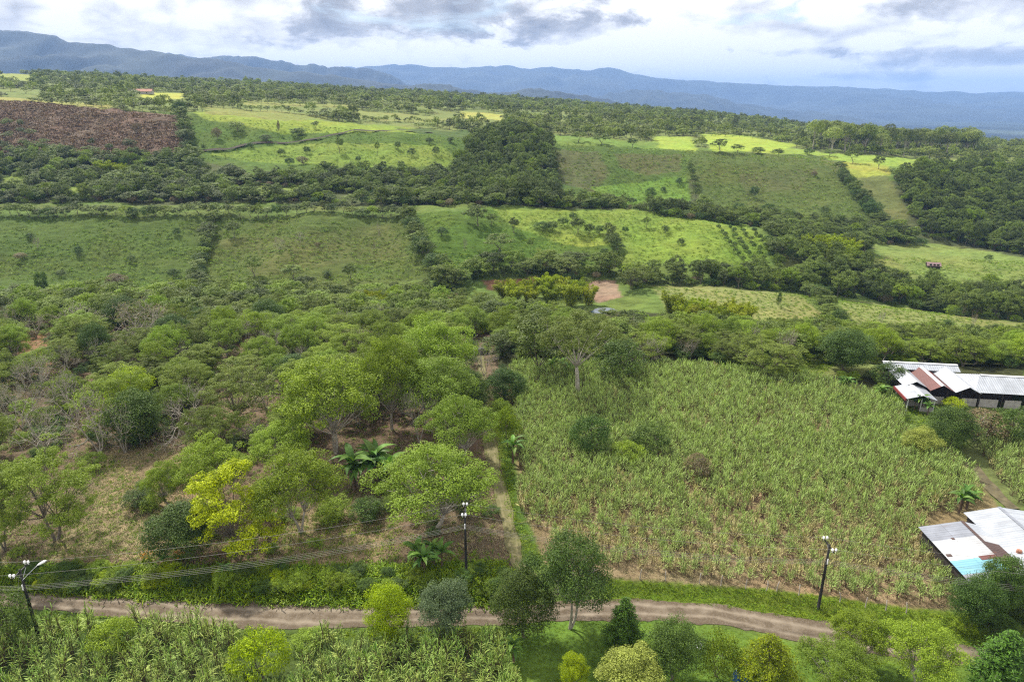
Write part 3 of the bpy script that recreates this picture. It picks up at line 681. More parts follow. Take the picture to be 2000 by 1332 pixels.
def umbrella(seed, key='umbrella', leaf='umbrella', n=22000, size=0.215):
    r = np.random.default_rng(seed); L = []
    for i in range(20):
        a = i * 2.4 + r.normal() * .3; rad = 5.2 * math.sqrt((i + .5) / 20) * r.uniform(.85, 1.1)
        L.append((rad * math.cos(a), rad * math.sin(a), 8.6 - rad * rad * 0.10 + r.normal() * 0.7, *(np.array([1.75, 1.75, 0.66]) * r.uniform(.6, 1.25))))
    for i in range(18):
        a = r.uniform(0, 6.28); rad = r.uniform(2, 5.2); L.append((rad * math.cos(a), rad * math.sin(a), r.uniform(2.4, 6.2), *(np.array([1.6, 1.6, .6]) * r.uniform(.6, 1.15))))
    L = np.array(L); T = MB(); limbs(T, r, L, 2.6, 0.2, 24, ntr=2, spread=.5)
    C = MB(); lobe_leaves(C, r, sublobes(r, L, 280 if n > 8000 else 110, .6 if n > 8000 else .85, .6, .5), n, size, 0.45, 0.7, 0.35, .45, 0.0); addk(key, T, C, 9.5, 12, 'bark', leaf)
for s_ in range(4): umbrella(200 + s_)
for s_ in range(2): umbrella(230 + s_, 'mid', 'umbrella', 5200, 0.42)
for s_ in range(2): broad('mid', 240 + s_, 10, 9.5, 6, 6.4, 22, 1.8, 0.6, 5200, 0.40, 'bark', 'guamo', 2.0, 0.2, 8, ns=110, rs=.8)
for s_ in range(2): broad('mid', 250 + s_, 9, 9.5, 5.4, 7.5, 20, 1.7, 0.75, 5200, 0.40, 'bark', 'forest', 1.6, 0.2, 6, ns=110, rs=.8)
def yellowtree(seed):
    r = np.random.default_rng(seed); L = []
    for i in range(26):
        a = i * 2.4; zz = r.uniform(0.1, 1); rad = 5.2 * (1.05 - zz ** 2 * .8) * r.uniform(.55, 1)
        L.append((rad * math.cos(a), rad * math.sin(a), 2.0 + zz * 9.2, *(np.array([1.55, 1.55, .62]) * r.uniform(.8, 1.25))))
    L = np.array(L); T = MB(); limbs(T, r, L, 2.4, .24, 22)
    C = MB(); lobe_leaves(C, r, sublobes(r, L, 320, .62, .5), 16000, .28, .5, .6, .4, .45, 0.0); addk('yellow', T, C, 12, 11.5, 'bark', 'yellow')
yellowtree(300)
for s_ in range(2): broad('round', 310 + s_, 7, 9, 5.0, 8.2, 40, 1.2, 0.85, 24000, 0.2, 'bark', 'round', 1.0, 0.16, 6, under=.7, up=.3, ns=480, rs=.7, low=1.8)
broad('roundtrunk', 320, 8.5, 10.5, 6.7, 7.8, 44, 1.3, 0.8, 24000, 0.2, 'barkpale', 'round', 3.6, 0.2, 22, ntr=2, spread=.5, under=.7, up=.3, ns=440, rs=.75, low=1.55)
broad('roundgrey', 330, 7, 9, 5.0, 8.2, 40, 1.2, 0.85, 22000, 0.21, 'bark', 'roundgrey', 1.0, 0.16, 6, under=.7, up=.3, ns=460, rs=.68, low=1.8)
for s_ in range(2): broad('lime', 340 + s_, 7, 8, 4.4, 7.2, 34, 1.15, 0.8, 20000, 0.2, 'bark', 'lime', 1.0, 0.16, 8, under=.6, up=.3, ns=400, rs=.66, low=1.8)
broad('pale', 345, 7, 8, 4.4, 7.2, 34, 1.15, 0.8, 20000, 0.2, 'bark', 'pale', 1.0, 0.16, 8, under=.6, up=.3, ns=360, rs=.66, low=1.8)
for s_ in range(3): broad('bush', 350 + s_, 4, 3.4, 1.5, 3.4, 18, .85, 0.8, 5000, 0.16, 'bark', 'round', .5, .07, 6, under=.3, ns=130, rs=.44)
for s_ in range(2): broad('bushlight', 360 + s_, 4, 3.2, 1.4, 3.2, 18, .85, 0.75, 5000, 0.16, 'bark', 'guamo', .5, .07, 6, under=.3, ns=130, rs=.44)
broad('bushlime', 365, 4, 3.2, 1.4, 3.2, 18, .85, 0.75, 5000, 0.16, 'bark', 'lime', .5, .07, 6, under=.3, ns=130, rs=.44)
broad('bushbrown', 370, 4, 3.2, 1.4, 3.2, 16, .8, 0.75, 2600, 0.2, 'barkpale', 'brown', .5, .07, 10, under=.3)
for s_ in range(4): broad('forest', 380 + s_, 8.5, 11, 6.6, 8.2, 18, 1.7, 0.8, 3600, 0.42, 'bark', 'forest', 2.0, .2, 5, under=.4, up=.4, ns=80, rs=.85)
for s_ in range(4): broad('far', 390 + s_, 10, 10, 5.8, 8.0, 12, 2.2, 0.8, 800, .9, 'bark', 'far', 1.4, .25, 3, under=.4, up=.4, ns=34, rs=1.2)
for s_ in range(2): broad('tallfar', 396 + s_, 14, 26, 18, 16, 26, 2.6, 0.85, 1700, 1.0, 'barkpale', 'far', 9, .4, 8, under=.5, up=.4)
broad('tall', 400, 15, 17, 12.6, 7.5, 40, 1.5, 0.55, 17000, 0.26, 'barkpale', 'umbrella', 6.5, .34, 13, up=.7, inner=.55, ns=280, rs=.75)
def conifer(seed, key, leaf, hh, ww, n):
    r = np.random.default_rng(seed); T = MB(); C = MB()
    T.tube([(0, 0, 0), (0, 0, hh * .5), (0, 0, hh * .97)], [.16, .1, .02], 7)
    nb = 110
    for i in range(nb):
        f = (i + .5) / nb; z = hh * (0.06 + .92 * f ** 1.0); rad = ww / 2 * (1 - f) ** 0.7 * r.uniform(.8, 1.12) + .15
        a = i * 2.4 + r.normal() * .2; d = np.array([math.cos(a), math.sin(a), 0]); s = np.linspace(0, 1, 5)[:, None]
        P = np.array([0, 0, z]) + d * rad * s + np.array([0, 0, 1]) * (rad * .28 * np.sin(s * 2.2))
        T.tube(P, np.linspace(.04, .01, 5), 4, cap=False)
        m = max(14, int(n / nb * (rad / ww * 3.2))); t = .25 + .75 * r.random(m) ** .7
        Q = np.array([0, 0, z]) + d * rad * t[:, None] + np.array([0, 0, 1]) * (rad * .28 * np.sin(t * 2.2))[:, None] + r.normal(size=(m, 3)) * np.array([.2, .2, .13]) * (0.5 + rad * .35)
        C.leaves(Q, np.array([0, 0, .8]) + d * .4 + r.normal(size=(m, 3)) * .4, r.uniform(.22, .46, m), .3, r, np.clip(.7 * r.random(m) + .3 * t, 0, 1))
    addk(key, T, C, hh, ww, 'bark', leaf)
conifer(410, 'conifer', 'conifer', 8, 5.2, 9000); conifer(411, 'conifery', 'conifery', 7.5, 8.5, 9000)
def bare(seed, leaf='guamo', nl=900, hgt=8.0, wid=8.5):
    r = np.random.default_rng(seed); T = MB(); tips = []
    def grow(p, d, ln, rad, dep):
        d = d / np.linalg.norm(d); e = p + d * ln; mid = (p + e) / 2 + r.normal(size=3) * ln * .07
        T.tube(np.array([p, mid, e]), [rad, rad * .8, rad * .6], 6 if dep < 2 else 4 if dep < 4 else 3, cap=False)
        if dep >= 5: tips.append(e); return
        for k in range(3 if dep < 4 else 2):
            nd = d + r.normal(size=3) * (.62 if dep else .85) + np.array([0, 0, .18 if dep > 1 else 0.1])
            grow(e, nd, ln * r.uniform(.66, .86), rad * .6, dep + 1)
    for q in range(3):
        a = q * 2.1 + r.normal() * .3; grow(np.array([0, 0, 0.0]), np.array([math.cos(a) * .55, math.sin(a) * .55, 1]), hgt * .24, .13, 0)
    tips = np.array(tips); C = MB(); idx = r.integers(0, len(tips), nl)
    C.leaves(tips[idx] + r.normal(size=(nl, 3)) * .3, r.normal(size=(nl, 3)) + np.array([0, 0, .7]), r.uniform(.15, .3, nl), .5, r, r.random(nl))
    P = np.vstack(T.V); hh = P[:, 2].max(); ww = 2 * np.percentile(np.linalg.norm(P[:, :2], axis=1), 97)
    addk('bare', T, C, hh, ww, 'barkpale', leaf)
for s_ in range(3): bare(420 + s_, ['guamo', 'umbrella', 'brown'][s_], [500, 350, 700][s_])
def bamboo(seed):
    r = np.random.default_rng(seed); T = MB(); C = MB()
    for i in range(26):
        a = r.uniform(0, 6.28); b0 = r.uniform(0, 1.6); hh = r.uniform(7.5, 11.5); bend = r.uniform(1.5, 4.6)
        d = np.array([math.cos(a), math.sin(a), 0]); s = np.linspace(0, 1, 9)[:, None]
        P = d * b0 + d * bend * s ** 2.2 + np.array([0, 0, hh]) * (s - .22 * s ** 4)
        T.tube(P, np.linspace(.07, .02, 9), 5, cap=False)
        m = 270; t = .10 + .90 * r.random(m) ** .8
        Q = d * b0 + d * bend * (t ** 2.2)[:, None] + np.array([0, 0, hh]) * (t - .22 * t ** 4)[:, None] + r.normal(size=(m, 3)) * np.array([.55, .55, .4]) * (1.15 - .6 * t)[:, None]
        C.leaves(Q, d * .7 + np.array([0, 0, .5]) + r.normal(size=(m, 3)) * .4, r.uniform(.4, .8, m), .3, r, np.clip(.6 * r.random(m) + .4 * t, 0, 1))
    addk('bamboo', T, C, 10, 9.5, 'bark', 'bamboo')
bamboo(430); bamboo(431)
def strap(mb, p, d, ln, wd, droop, r, v, m=0, seg=5):
    """an arching leaf blade"""
    d = d / np.linalg.norm(d); s = np.linspace(0, 1, seg)[:, None]
    P = p + d * ln * s + np.array([0, 0, -1]) * droop * s ** 2 * ln
    sd = np.cross(d, [0, 0, 1]); sd = sd / (np.linalg.norm(sd) + 1e-6)
    w = wd * np.array([.55, 1, .9, .6, .08] if seg == 5 else np.sin(np.linspace(.25, 3.0, seg)))[:, None] / 2
    V = np.stack([P - sd * w, P + sd * w], 1).reshape(-1, 3); i = np.arange(seg - 1) * 2
    mb.add(V, np.stack([i, i + 1, i + 3, i + 2], -1), v, m)
CANE = []
def cane(seed, leaf, hh, ns=7):
    r = np.random.default_rng(seed); b = MB()
    for i in range(ns):
        a = r.uniform(0, 6.28); rad = r.uniform(0, .5); p0 = np.array([rad * math.cos(a), rad * math.sin(a), 0])
        ht = hh * r.uniform(.6, .85); top = p0 + np.array([r.normal() * .22, r.normal() * .22, ht])
        b.tube(np.array([p0, (p0 + top) / 2, top]), [.03, .028, .02], 4, .5, 0, cap=False)
        for k in range(8):
            f = .35 + .65 * k / 7; q = p0 + (top - p0) * f; az = r.uniform(0, 6.28)
            upk = .9 + 2.6 * (k / 7) ** 1.5
            strap(b, q, np.array([math.cos(az), math.sin(az), upk]), r.uniform(.8, 1.35), r.uniform(.05, .085), r.uniform(.25, .6), r, r.random() * .9 if k > 1 else 1.0, 1)
    CANE.append(b.mesh('cane_%d' % len(CANE), [M['stem'], M[leaf]]))
for s_ in range(5): cane(500 + s_, 'cane', 2.9, 6)
for s_ in range(4): cane(510 + s_, 'canefront', 3.2, 8)
for s_ in range(2): cane(520 + s_, 'canedry', 2.3, 5)
def tuft(name, seed, leaf, n, ln, wd, spread):
    r = np.random.default_rng(seed); b = MB()
    for i in range(n):
        a = r.uniform(0, 6.28); p = np.array([r.normal() * spread, r.normal() * spread, 0])
        strap(b, p, np.array([math.cos(a) * .7, math.sin(a) * .7, 1.1]), ln * r.uniform(.6, 1.2), wd, r.uniform(.2, .6), r, r.random(), 0, 4)
    return b.mesh(name, [M[leaf]])
TUFT = {'grass': [tuft('grass_tuft', 600 + i, 'grass', 26, .55, .07, .28) for i in range(3)],
        'dry': [tuft('dry_tuft', 610 + i, 'drygrass', 22, .4, .06, .3) for i in range(3)],
        'bracken': [tuft('bracken_tuft', 620 + i, 'bracken', 30, 1.5, .35, .7) for i in range(3)],
        'hill': [tuft('hill_tuft', 630 + i, 'grass', 26, 1.0, .22, .5) for i in range(2)]}

# ------------------------------------------------------------------ instancing for what cannot be counted
def stuff_points(name, pts, rot, scl, idx, protos, label=None):
    pts = np.asarray(pts, np.float32); n = len(pts)
    me = bpy.data.meshes.new(name); me.vertices.add(n); me.vertices.foreach_set('co', pts.ravel())
    a = me.attributes.new('rot', 'FLOAT_VECTOR', 'POINT'); a.data.foreach_set('vector', np.ascontiguousarray(rot, np.float32).ravel())
    a = me.attributes.new('scl', 'FLOAT_VECTOR', 'POINT'); a.data.foreach_set('vector', np.ascontiguousarray(scl, np.float32).ravel())
    a = me.attributes.new('idx', 'INT', 'POINT'); a.data.foreach_set('value', np.ascontiguousarray(idx, np.int32))
    me.update()
    o = obj(name, me); tag(o, label, kind='stuff')
    g = bpy.data.node_groups.new(name, 'GeometryNodeTree')
    g.interface.new_socket('Geometry', in_out='INPUT', socket_type='NodeSocketGeometry'); g.interface.new_socket('Geometry', in_out='OUTPUT', socket_type='NodeSocketGeometry')
    gi = g.nodes.new('NodeGroupInput'); go = g.nodes.new('NodeGroupOutput'); jn = g.nodes.new('GeometryNodeJoinGeometry')
    def attr(nm, ty):
        q = g.nodes.new('GeometryNodeInputNamedAttribute'); q.data_type = ty; q.inputs['Name'].default_value = nm; return q.outputs['Attribute']
    ra, sa, ia = attr('rot', 'FLOAT_VECTOR'), attr('scl', 'FLOAT_VECTOR'), attr('idx', 'INT')
    for k, p in enumerate(protos):
        oi = g.nodes.new('GeometryNodeObjectInfo'); oi.transform_space = 'ORIGINAL'; oi.inputs['Object'].default_value = p; oi.inputs['As Instance'].default_value = True
        cp = g.nodes.new('FunctionNodeCompare'); cp.data_type = 'INT'; cp.operation = 'EQUAL'
        g.links.new(ia, [s for s in cp.inputs if s.type == 'INT'][0]); [s for s in cp.inputs if s.type == 'INT'][1].default_value = k
        ip = g.nodes.new('GeometryNodeInstanceOnPoints')
        g.links.new(gi.outputs[0], ip.inputs['Points']); g.links.new(cp.outputs[0], ip.inputs['Selection']); g.links.new(oi.outputs['Geometry'], ip.inputs['Instance'])
        e2r = g.nodes.new('FunctionNodeEulerToRotation'); g.links.new(ra, e2r.inputs[0])
        g.links.new(e2r.outputs[0], ip.inputs['Rotation']); g.links.new(sa, ip.inputs['Scale']); g.links.new(ip.outputs[0], jn.inputs[0])
    g.links.new(jn.outputs[0], go.inputs[0])
    md = o.modifiers.new('scatter', 'NODES'); md.node_group = g
    return o

# ------------------------------------------------------------------ placing
def poly_points(poly, sp, r, jit=0.45, excl=()):
    P = []
    poly = [tuple(p) for p in poly]
    for (a, b) in zip(poly, poly[1:] + poly[:1]):
        for s in (0, .25, .5, .75): P.append(hit(a[0] + (b[0] - a[0]) * s, a[1] + (b[1] - a[1]) * s)[:2])
    P = np.array(P); x0, y0 = P.min(0) - sp; x1, y1 = P.max(0) + sp
    gx, gy = np.meshgrid(np.arange(x0, x1, sp), np.arange(y0, y1, sp)); gx = gx.ravel(); gy = gy.ravel()
    gx = gx + r.uniform(-jit, jit, gx.shape) * sp; gy = gy + r.uniform(-jit, jit, gy.shape) * sp
    z = H(gx, gy); px, py = project(gx, gy, z); m = inpoly(px, py, poly)
    for e in excl: m &= ~inpoly(px, py, e)
    return np.c_[gx, gy, z][m], px[m], py[m]
TAKEN = []          # (x, y, radius)
def place_tree(key, var, loc, h, w, rz, name, label, cat, group=None, parts=True, tilt=(0, 0)):
    k = KIND[key][var % len(KIND[key])]
    sc = (w / k.w, w / k.w, h / k.h)
    if parts:
        o = thing(name, label, cat, loc, rz, group, sc); o.rotation_euler = (tilt[0], tilt[1], rz)
        obj('trunk', k.tm, o); obj('crown', k.cm, o)
    else:
        o = obj(name, k.joined(), None, loc); o.rotation_euler = (tilt[0], tilt[1], rz); o.scale = sc; tag(o, label, cat, group)
    TAKEN.append((loc[0], loc[1], w * 0.36)); return o
def by_photo(px, py, top, wpx):
    x, y, z = hit(px, py); u, t = ray(px, top); h = CAMZ + t * y - z
    depth = y * CP - (z - CAMZ) * SP
    return (x, y, z - 0.05), max(h, 0.8), wpx * depth / FPX
TREES = [  # kind, variant, base x, base y, top y, width in the photo, name, label
 ('guamo',0,848,1035,882,215,'shade_tree','broad light green tree beside the farm track, behind the middle power pole'),
 ('guamo',1,588,1040,885,165,'shade_tree','light green tree with bare forked trunk next to the vivid yellow-green tree'),
 ('yellow',0,462,1082,905,175,'yellow_green_tree','vivid yellow-green tree in the dry clearing'),
 ('guamo',2,428,985,865,140,'shade_tree','rounded green tree just behind the vivid yellow-green tree'),
 ('guamo',3,552,925,828,125,'shade_tree','green tree between the banana clump and the dry clearing'),
 ('guamo',0,333,988,905,80,'young_tree','small slender tree alone in the dry clearing'),
 ('umbrella',0,110,1055,885,200,'shade_tree','large dark green layered tree at the edge of the dry clearing'),
 ('umbrella',1,10,1075,930,130,'shade_tree','olive layered tree beside the large dark layered tree'),
 ('round',0,365,1088,990,120,'leafy_shrub','dark bushy shrub at the foot of the vivid yellow-green tree'),
 ('guamo',1,655,885,705,205,'shade_tree','big light green domed tree behind the banana clump'),
 ('guamo',2,765,838,660,135,'shade_tree','light green tree on tall pale bare trunks'),
 ('guamo',3,860,775,628,150,'shade_tree','large bright green tree beside the parked car'),
 ('guamo',0,898,905,780,135,'shade_tree','bright green tree leaning over the farm track'),
 ('guamo',2,852,835,700,165,'shade_tree','wide light green tree between the two bare trees and the track'),
 ('bare',0,820,866,752,95,'bare_tree','pale nearly leafless tree with many upright branches by the light green trees'),
 ('bare',1,368,856,745,140,'bare_tree','pale spreading bare tree on brown soil'),
 ('bare',0,195,885,765,120,'bare_tree','grey bare tree behind the large dark layered tree'),
 ('bare',1,88,893,785,130,'bare_tree','grey twiggy bare tree beside another bare tree'),
 ('bare',2,275,668,588,130,'bare_tree','straw-coloured bare tree in the valley wood'),
 ('bare',0,160,655,595,105,'bare_tree','thin grey bare tree among the valley trees'),
 ('bare',1,520,800,705,90,'bare_tree','small bare tree over brown soil in the orchard'),
 ('bare',2,45,840,745,110,'bare_tree','straw-grey leafless tree beside the brown clearing wood'),
 ('bare',0,140,820,735,100,'bare_tree','grey leafless crown above the twiggy bare trees'),
 ('bare',1,245,885,775,95,'bare_tree','pale leafless tree next to the dark round tree'),
 ('bare',2,700,700,640,90,'bare_tree','straw-grey leafless tree behind the light green trees'),
 ('bare',0,945,735,668,60,'bare_tree','thin leafless tree at the end of the farm track'),
 ('umbrella',2,235,850,735,130,'shade_tree','mid green layered tree behind the grey bare trees'),
 ('lime',0,258,805,722,80,'olive_tree','golden olive tree rising among the grey-green orchard trees'),
 ('round',1,270,868,770,95,'round_tree','dark round tree between the bare trees'),
 ('umbrella',3,470,835,720,150,'shade_tree','grey-green layered tree over bare brown soil'),
 ('guamo',1,480,705,650,0,'x',''),
 ('lime',1,760,1246,1150,86,'round_tree','yellow-green round tree standing on the roadside'),
 ('roundgrey',0,872,1238,1144,95,'round_tree','grey-green round tree standing on the roadside'),
 ('round',0,1022,1246,1120,104,'round_tree','dark green egg-shaped tree standing on the roadside'),
 ('roundtrunk',0,1112,1226,1060,142,'round_tree','tall dark tree with pale forked trunk standing on the roadside'),
 ('conifer',0,1215,1276,1165,82,'conifer_tree','small pointed dark conifer between road and lawn'),
 ('round',1,1311,1326,1220,98,'round_tree','dense dark round tree on the lawn by the white dish'),
 ('pale',0,1234,1362,1276,122,'round_tree','pale yellow-green tree on the lawn'),
 ('lime',1,1120,1340,1283,56,'leafy_shrub','small bright yellow shrub on the lawn'),
 ('bushlight',0,1402,1322,1238,72,'leafy_shrub','feathery green shrub between white dish and yellowish conifer'),
 ('conifery',0,1492,1350,1240,142,'conifer_tree','wide yellowish conifer with wispy branches'),
 ('guamo',3,1668,1300,1205,115,'roadside_tree','loose light green tree on the lawn side of the road bend'),
 ('guamo',1,1785,1345,1228,155,'roadside_tree','broad loose green tree overhanging the road bend'),
 ('guamo',2,1622,1362,1262,140,'roadside_tree','green leafy tree below the road bend'),
 ('conifer',0,1945,1350,1232,118,'conifer_tree','broad dark conifer below the road, opposite the tin shed'),
 ('round',1,1895,1222,1135,85,'leafy_shrub','dark shrub at the corner of the cane field by the tin shed'),
 ('round',0,1948,1200,1092,78,'round_tree','dark tree standing against the patchwork tin roof'),
 ('bush',0,1155,892,810,78,'leafy_shrub','dark olive shrub standing in the cane field'),
 ('bush',1,1268,888,828,75,'leafy_shrub','rounded green shrub standing in the cane field'),
 ('bushlight',1,1228,905,862,60,'leafy_shrub','low light green shrub beside the olive shrub in the cane'),
 ('bushbrown',0,1362,935,885,62,'leafy_shrub','brownish dry shrub in the middle of the cane field'),
 ('round',0,986,782,722,70,'round_tree','dark round bushy tree at the corner of cane field and track'),
 ('bushlight',0,978,825,780,50,'leafy_shrub','light green shrub on the track edge of the cane field'),
 ('bushlight',1,990,872,790,48,'leafy_shrub','slim green shrub on the track edge of the cane field'),
 ('tall',0,1126,777,612,165,'tall_tree','tall tree with thick pale forked trunk at the cane field edge'),
 ('forest',0,1055,735,622,110,'wood_tree','dark dense tree next to the tall pale-trunked tree'),
 ('round',1,1648,724,648,98,'round_tree','dense dark rounded tree beside the long white-roofed farm building'),
 ('bush',2,1735,755,712,60,'leafy_shrub','dark shrub against the end of the long farm building'),
 ('pale',0,1796,890,838,68,'leafy_shrub','olive dome-shaped shrub in front of the long farm building'),
 ('round',0,1850,875,800,85,'round_tree','leafy green tree in front of the long farm building'),
 ('bushlime',0,1862,800,775,40,'leafy_shrub','golden green shrub below the long farm building'),
 ('bushbrown',0,1905,860,795,100,'leafy_shrub','grey-brown twiggy shrub below the long farm building'),
 ('bush',0,1975,868,795,75,'leafy_shrub','dark green shrub beside the grey-brown twiggy shrub'),
 ('bush',1,30,1262,1165,92,'leafy_shrub','dark leafy shrub at the foot of the lamp pole'),
 ('bushlime',0,515,1325,1232,100,'leafy_shrub','yellow-green shrub growing in the roadside cane'),
 ('bushlight',0,225,1275,1215,85,'leafy_shrub','bright green vine-covered shrub in the roadside cane'),
 ('bushlight',1,600,1262,1235,60,'leafy_shrub','low green shrub at the gap in the roadside cane'),
 ('bush',2,1210,742,668,95,'leafy_shrub','green shrub in front of the valley wood by the tall tree'),
 ('bushlime',0,1210,716,692,28,'flowering_shrub','small yellow flowering shrub at the cane field edge'),
 ('umbrella',0,1500,735,668,130,'shade_tree','light layered tree on the far edge of the cane field'),
 ('bushbrown',0,1250,600,575,0,'x',''),
]
for q, (k, va, bx, by, ty, wpx, nm, lab) in enumerate(TREES):
    if wpx == 0: continue
    loc, h, w = by_photo(bx, by, ty, wpx)
    cat = 'shrub' if 'shrub' in nm else 'tree'
    place_tree(k, va, loc, h, w, (q * 2.1) % 6.28, nm, lab, cat)

# solitary trees and shrubs on the hillsides
HILL = [  # group, where, [(kind, base x, base y, top, width)]
 ('shrubs on the brown bracken slope', 'on the brown bracken slope', [('forest',181,289,270,13),('forest',255,296,272,26),('bushbrown',268,262,238,18),('bush',215,292,280,14)]),
 ('trees dotted on the hill crossed by a track', 'on the green hill crossed by a track', [('forest',617,252,237,15),('bush',583,266,250,30),('forest',664,300,268,18),('forest',738,304,276,9),('bush',777,291,276,13),('bush',804,305,290,17),('bush',839,281,268,15),('bush',880,279,267,15),('bush',852,303,287,14),('bush',549,305,290,15),('bush',600,301,286,14),('bushbrown',592,322,303,24),('bush',566,324,306,18),('bush',784,330,314,15),('bushbrown',425,272,247,22),('forest',464,257,238,32),('bush',398,293,282,8),('bush',520,276,264,24),('bush',490,290,278,14),('bush',700,316,305,12),('bushbrown',545,260,232,6)]),
 ('shrubs on the dark green hillside', 'on the dark green hillside above the valley wood', [('bare',74,485,462,16),('bushbrown',40,506,492,26),('bush',155,500,482,20),('bush',258,510,498,16),('bush',88,585,530,26),('bush',347,460,446,14),('bush',339,540,524,22),('forest',458,464,434,28),('forest',496,540,500,36),('forest',572,545,517,42),('forest',684,550,517,28),('bare',545,488,462,26),('bare',587,474,450,20),('bare',740,462,428,10),('bare',731,500,470,8),('bushbrown',621,484,472,12),('bush',640,540,528,18),('bush',60,470,456,18),('bushbrown',230,560,532,44),('bush',120,540,528,18)]),
 ('trees on the rolling middle pasture', 'on the rolling pasture between the hedges', [('forest',932,443,402,46),('forest',960,440,418,22),('forest',1004,455,426,22),('bush',1060,450,432,30),('bush',1078,452,432,22),('forest',1128,456,426,32),('bush',1151,456,436,20),('bush',1171,457,440,20),('forest',975,490,458,52),('bush',863,460,443,22),('forest',1036,490,466,13),('bare',908,490,465,10),('bush',1118,430,414,16),('bush',1221,455,442,14),('forest',1262,445,424,16),('bush',1100,440,424,20),('bush',1300,455,440,16),('bush',1180,500,486,18),('bush',1330,478,464,14)]),
 ('trees on the olive hillside', 'on the steep olive hillside', [('forest',1359,390,368,17),('forest',1374,418,382,32),('bush',1270,390,368,22),('bush',1296,374,364,10),('bush',1472,385,364,18),('bush',1326,360,348,14),('bush',1235,398,386,16),('bush',1440,420,396,26),('bush',1500,415,398,24),('bush',1540,425,408,26),('bushbrown',1590,345,333,14),('bush',1610,420,404,20)]),
 ('shrubs on the pale green field by the gully', 'on the pale green field by the wooded gully', [('bush',1557,506,494,14),('bush',1850,642,624,20),('bare',1900,640,612,14),('bare',1720,634,606,16),('bush',1950,655,635,20),('bush',1520,600,572,10),('bush',1830,600,588,18),('bush',1700,508,496,14),('bush',1930,510,498,14)]),
 ('bushes on the plateau edge', 'along the plateau edge above the olive hillside', [('forest',1405,297,272,30),('forest',1440,299,282,26),('bush',1480,301,288,24),('bush',1520,303,290,22),('forest',1665,320,288,30),('forest',1715,330,304,26),('bush',1580,302,290,20),('forest',1620,306,292,24),('forest',1175,282,262,34),('forest',1235,288,270,26),('forest',1130,278,258,30)]),
]
LOOK = {'forest': 'dark green tree', 'bush': 'rounded green shrub', 'bushbrown': 'brownish shrub', 'bare': 'thin bare tree'}
for g, where, lst in HILL:
    for q, (k, bx, by, ty, wpx) in enumerate(lst):
        loc, h, w = by_photo(bx, by, ty, wpx)
        place_tree(k, q, loc, h, max(w, 1.5), q * 1.7, {'forest': 'pasture_tree', 'bush': 'pasture_shrub', 'bushbrown': 'dry_shrub', 'bare': 'bare_tree'}[k],
                   LOOK[k] + ' standing alone ' + where, 'tree' if k in ('forest', 'bare') else 'shrub', LOOK[k] + 's: ' + g, parts=k in ('bare',))
# planted rows on the pasture
r = np.random.default_rng(5)
for i in range(6):
    for j in range(9):
        bx = 1405 + i * 21 + j * 5.5 + r.normal() * 2; by = 448 + j * 7.5 - i * 1.0 + r.normal() * 1.2
        x, y, z = hit(bx, by)
        place_tree('bush', i + j, (x, y, z), r.uniform(1.8, 2.8), r.uniform(2.0, 3.0), r.uniform(0, 6), 'planted_shrub', 'small dark shrub in the planted rows on the bright pasture', 'shrub', 'shrubs planted in rows', parts=False)
# hedgerows
HEDGE = [
 ([(418,428),(410,452),(402,482),(395,512),(386,545),(380,556)], 4.4, 6.5, 5.0, 'hedge running down the dark green hillside'),
 ([(795,428),(806,452),(818,478),(832,508),(852,532),(872,543)], 5.0, 9.0, 8.0, 'tall hedge between the dark hillside and the rolling pasture'),
 ([(1192,464),(1200,486),(1212,514)], 4.4, 5.5, 6.0, 'short hedge splitting the rolling pasture'),
 ([(1635,338),(1655,364),(1680,396),(1705,426),(1740,456),(1775,470)], 6.5, 10, 9, 'thick hedge running down the olive hillside'),
 ([(1345,320),(1352,347),(1362,376)], 6.0, 5.0, 4.0, 'thin hedge on the olive hillside'),
 ([(1575,570),(1600,592),(1625,618),(1650,648)], 4.6, 7.0, 5.5, 'dark hedge between the two pale green fields'),
 ([(352,224),(360,252),(366,282),(372,312),(380,336)], 8.0, 12, 11, 'tall hedge beside the brown bracken slope'),
 ([(-20,421),(150,423),(290,427),(420,422),(560,421),(700,421),(800,420)], 5.0, 7, 6.2, 'hedge along the crest of the dark green hillside'),
 ([(1700,515),(1730,530),(1760,545),(1790,560)], 5.0, 4.5, 3.0, 'low hedge across the pale green field'),
]
r = np.random.default_rng(6)
for pts, sp, w, h, lab in HEDGE:
    P = np.array([hit(*p)[:2] for p in pts]); d = np.r_[0, np.cumsum(np.linalg.norm(np.diff(P, axis=0), axis=1))]
    for s in np.arange(0, d[-1], sp):
        if r.random() < 0.10: continue
        x = np.interp(s, d, P[:, 0]) + r.normal() * .5; y = np.interp(s, d, P[:, 1]) + r.normal() * .5; k = r.uniform(.7, 1.3)
        key = r.choice(['forest', 'bush', 'mid'], p=[.6, .25, .15])
        place_tree(key, int(r.integers(0, 6)), (x, y, float(H(x, y)) - .2), h * k, w * r.uniform(.8, 1.2), r.uniform(0, 6), 'hedge_tree', ('tall ' if k > 1.08 else 'low ' if k < .88 else '') + {'forest': 'dark bushy tree', 'bush': 'rounded shrub', 'mid': 'pale spreading tree'}[str(key)] + ' in the ' + lab, 'hedge tree', lab, parts=False)
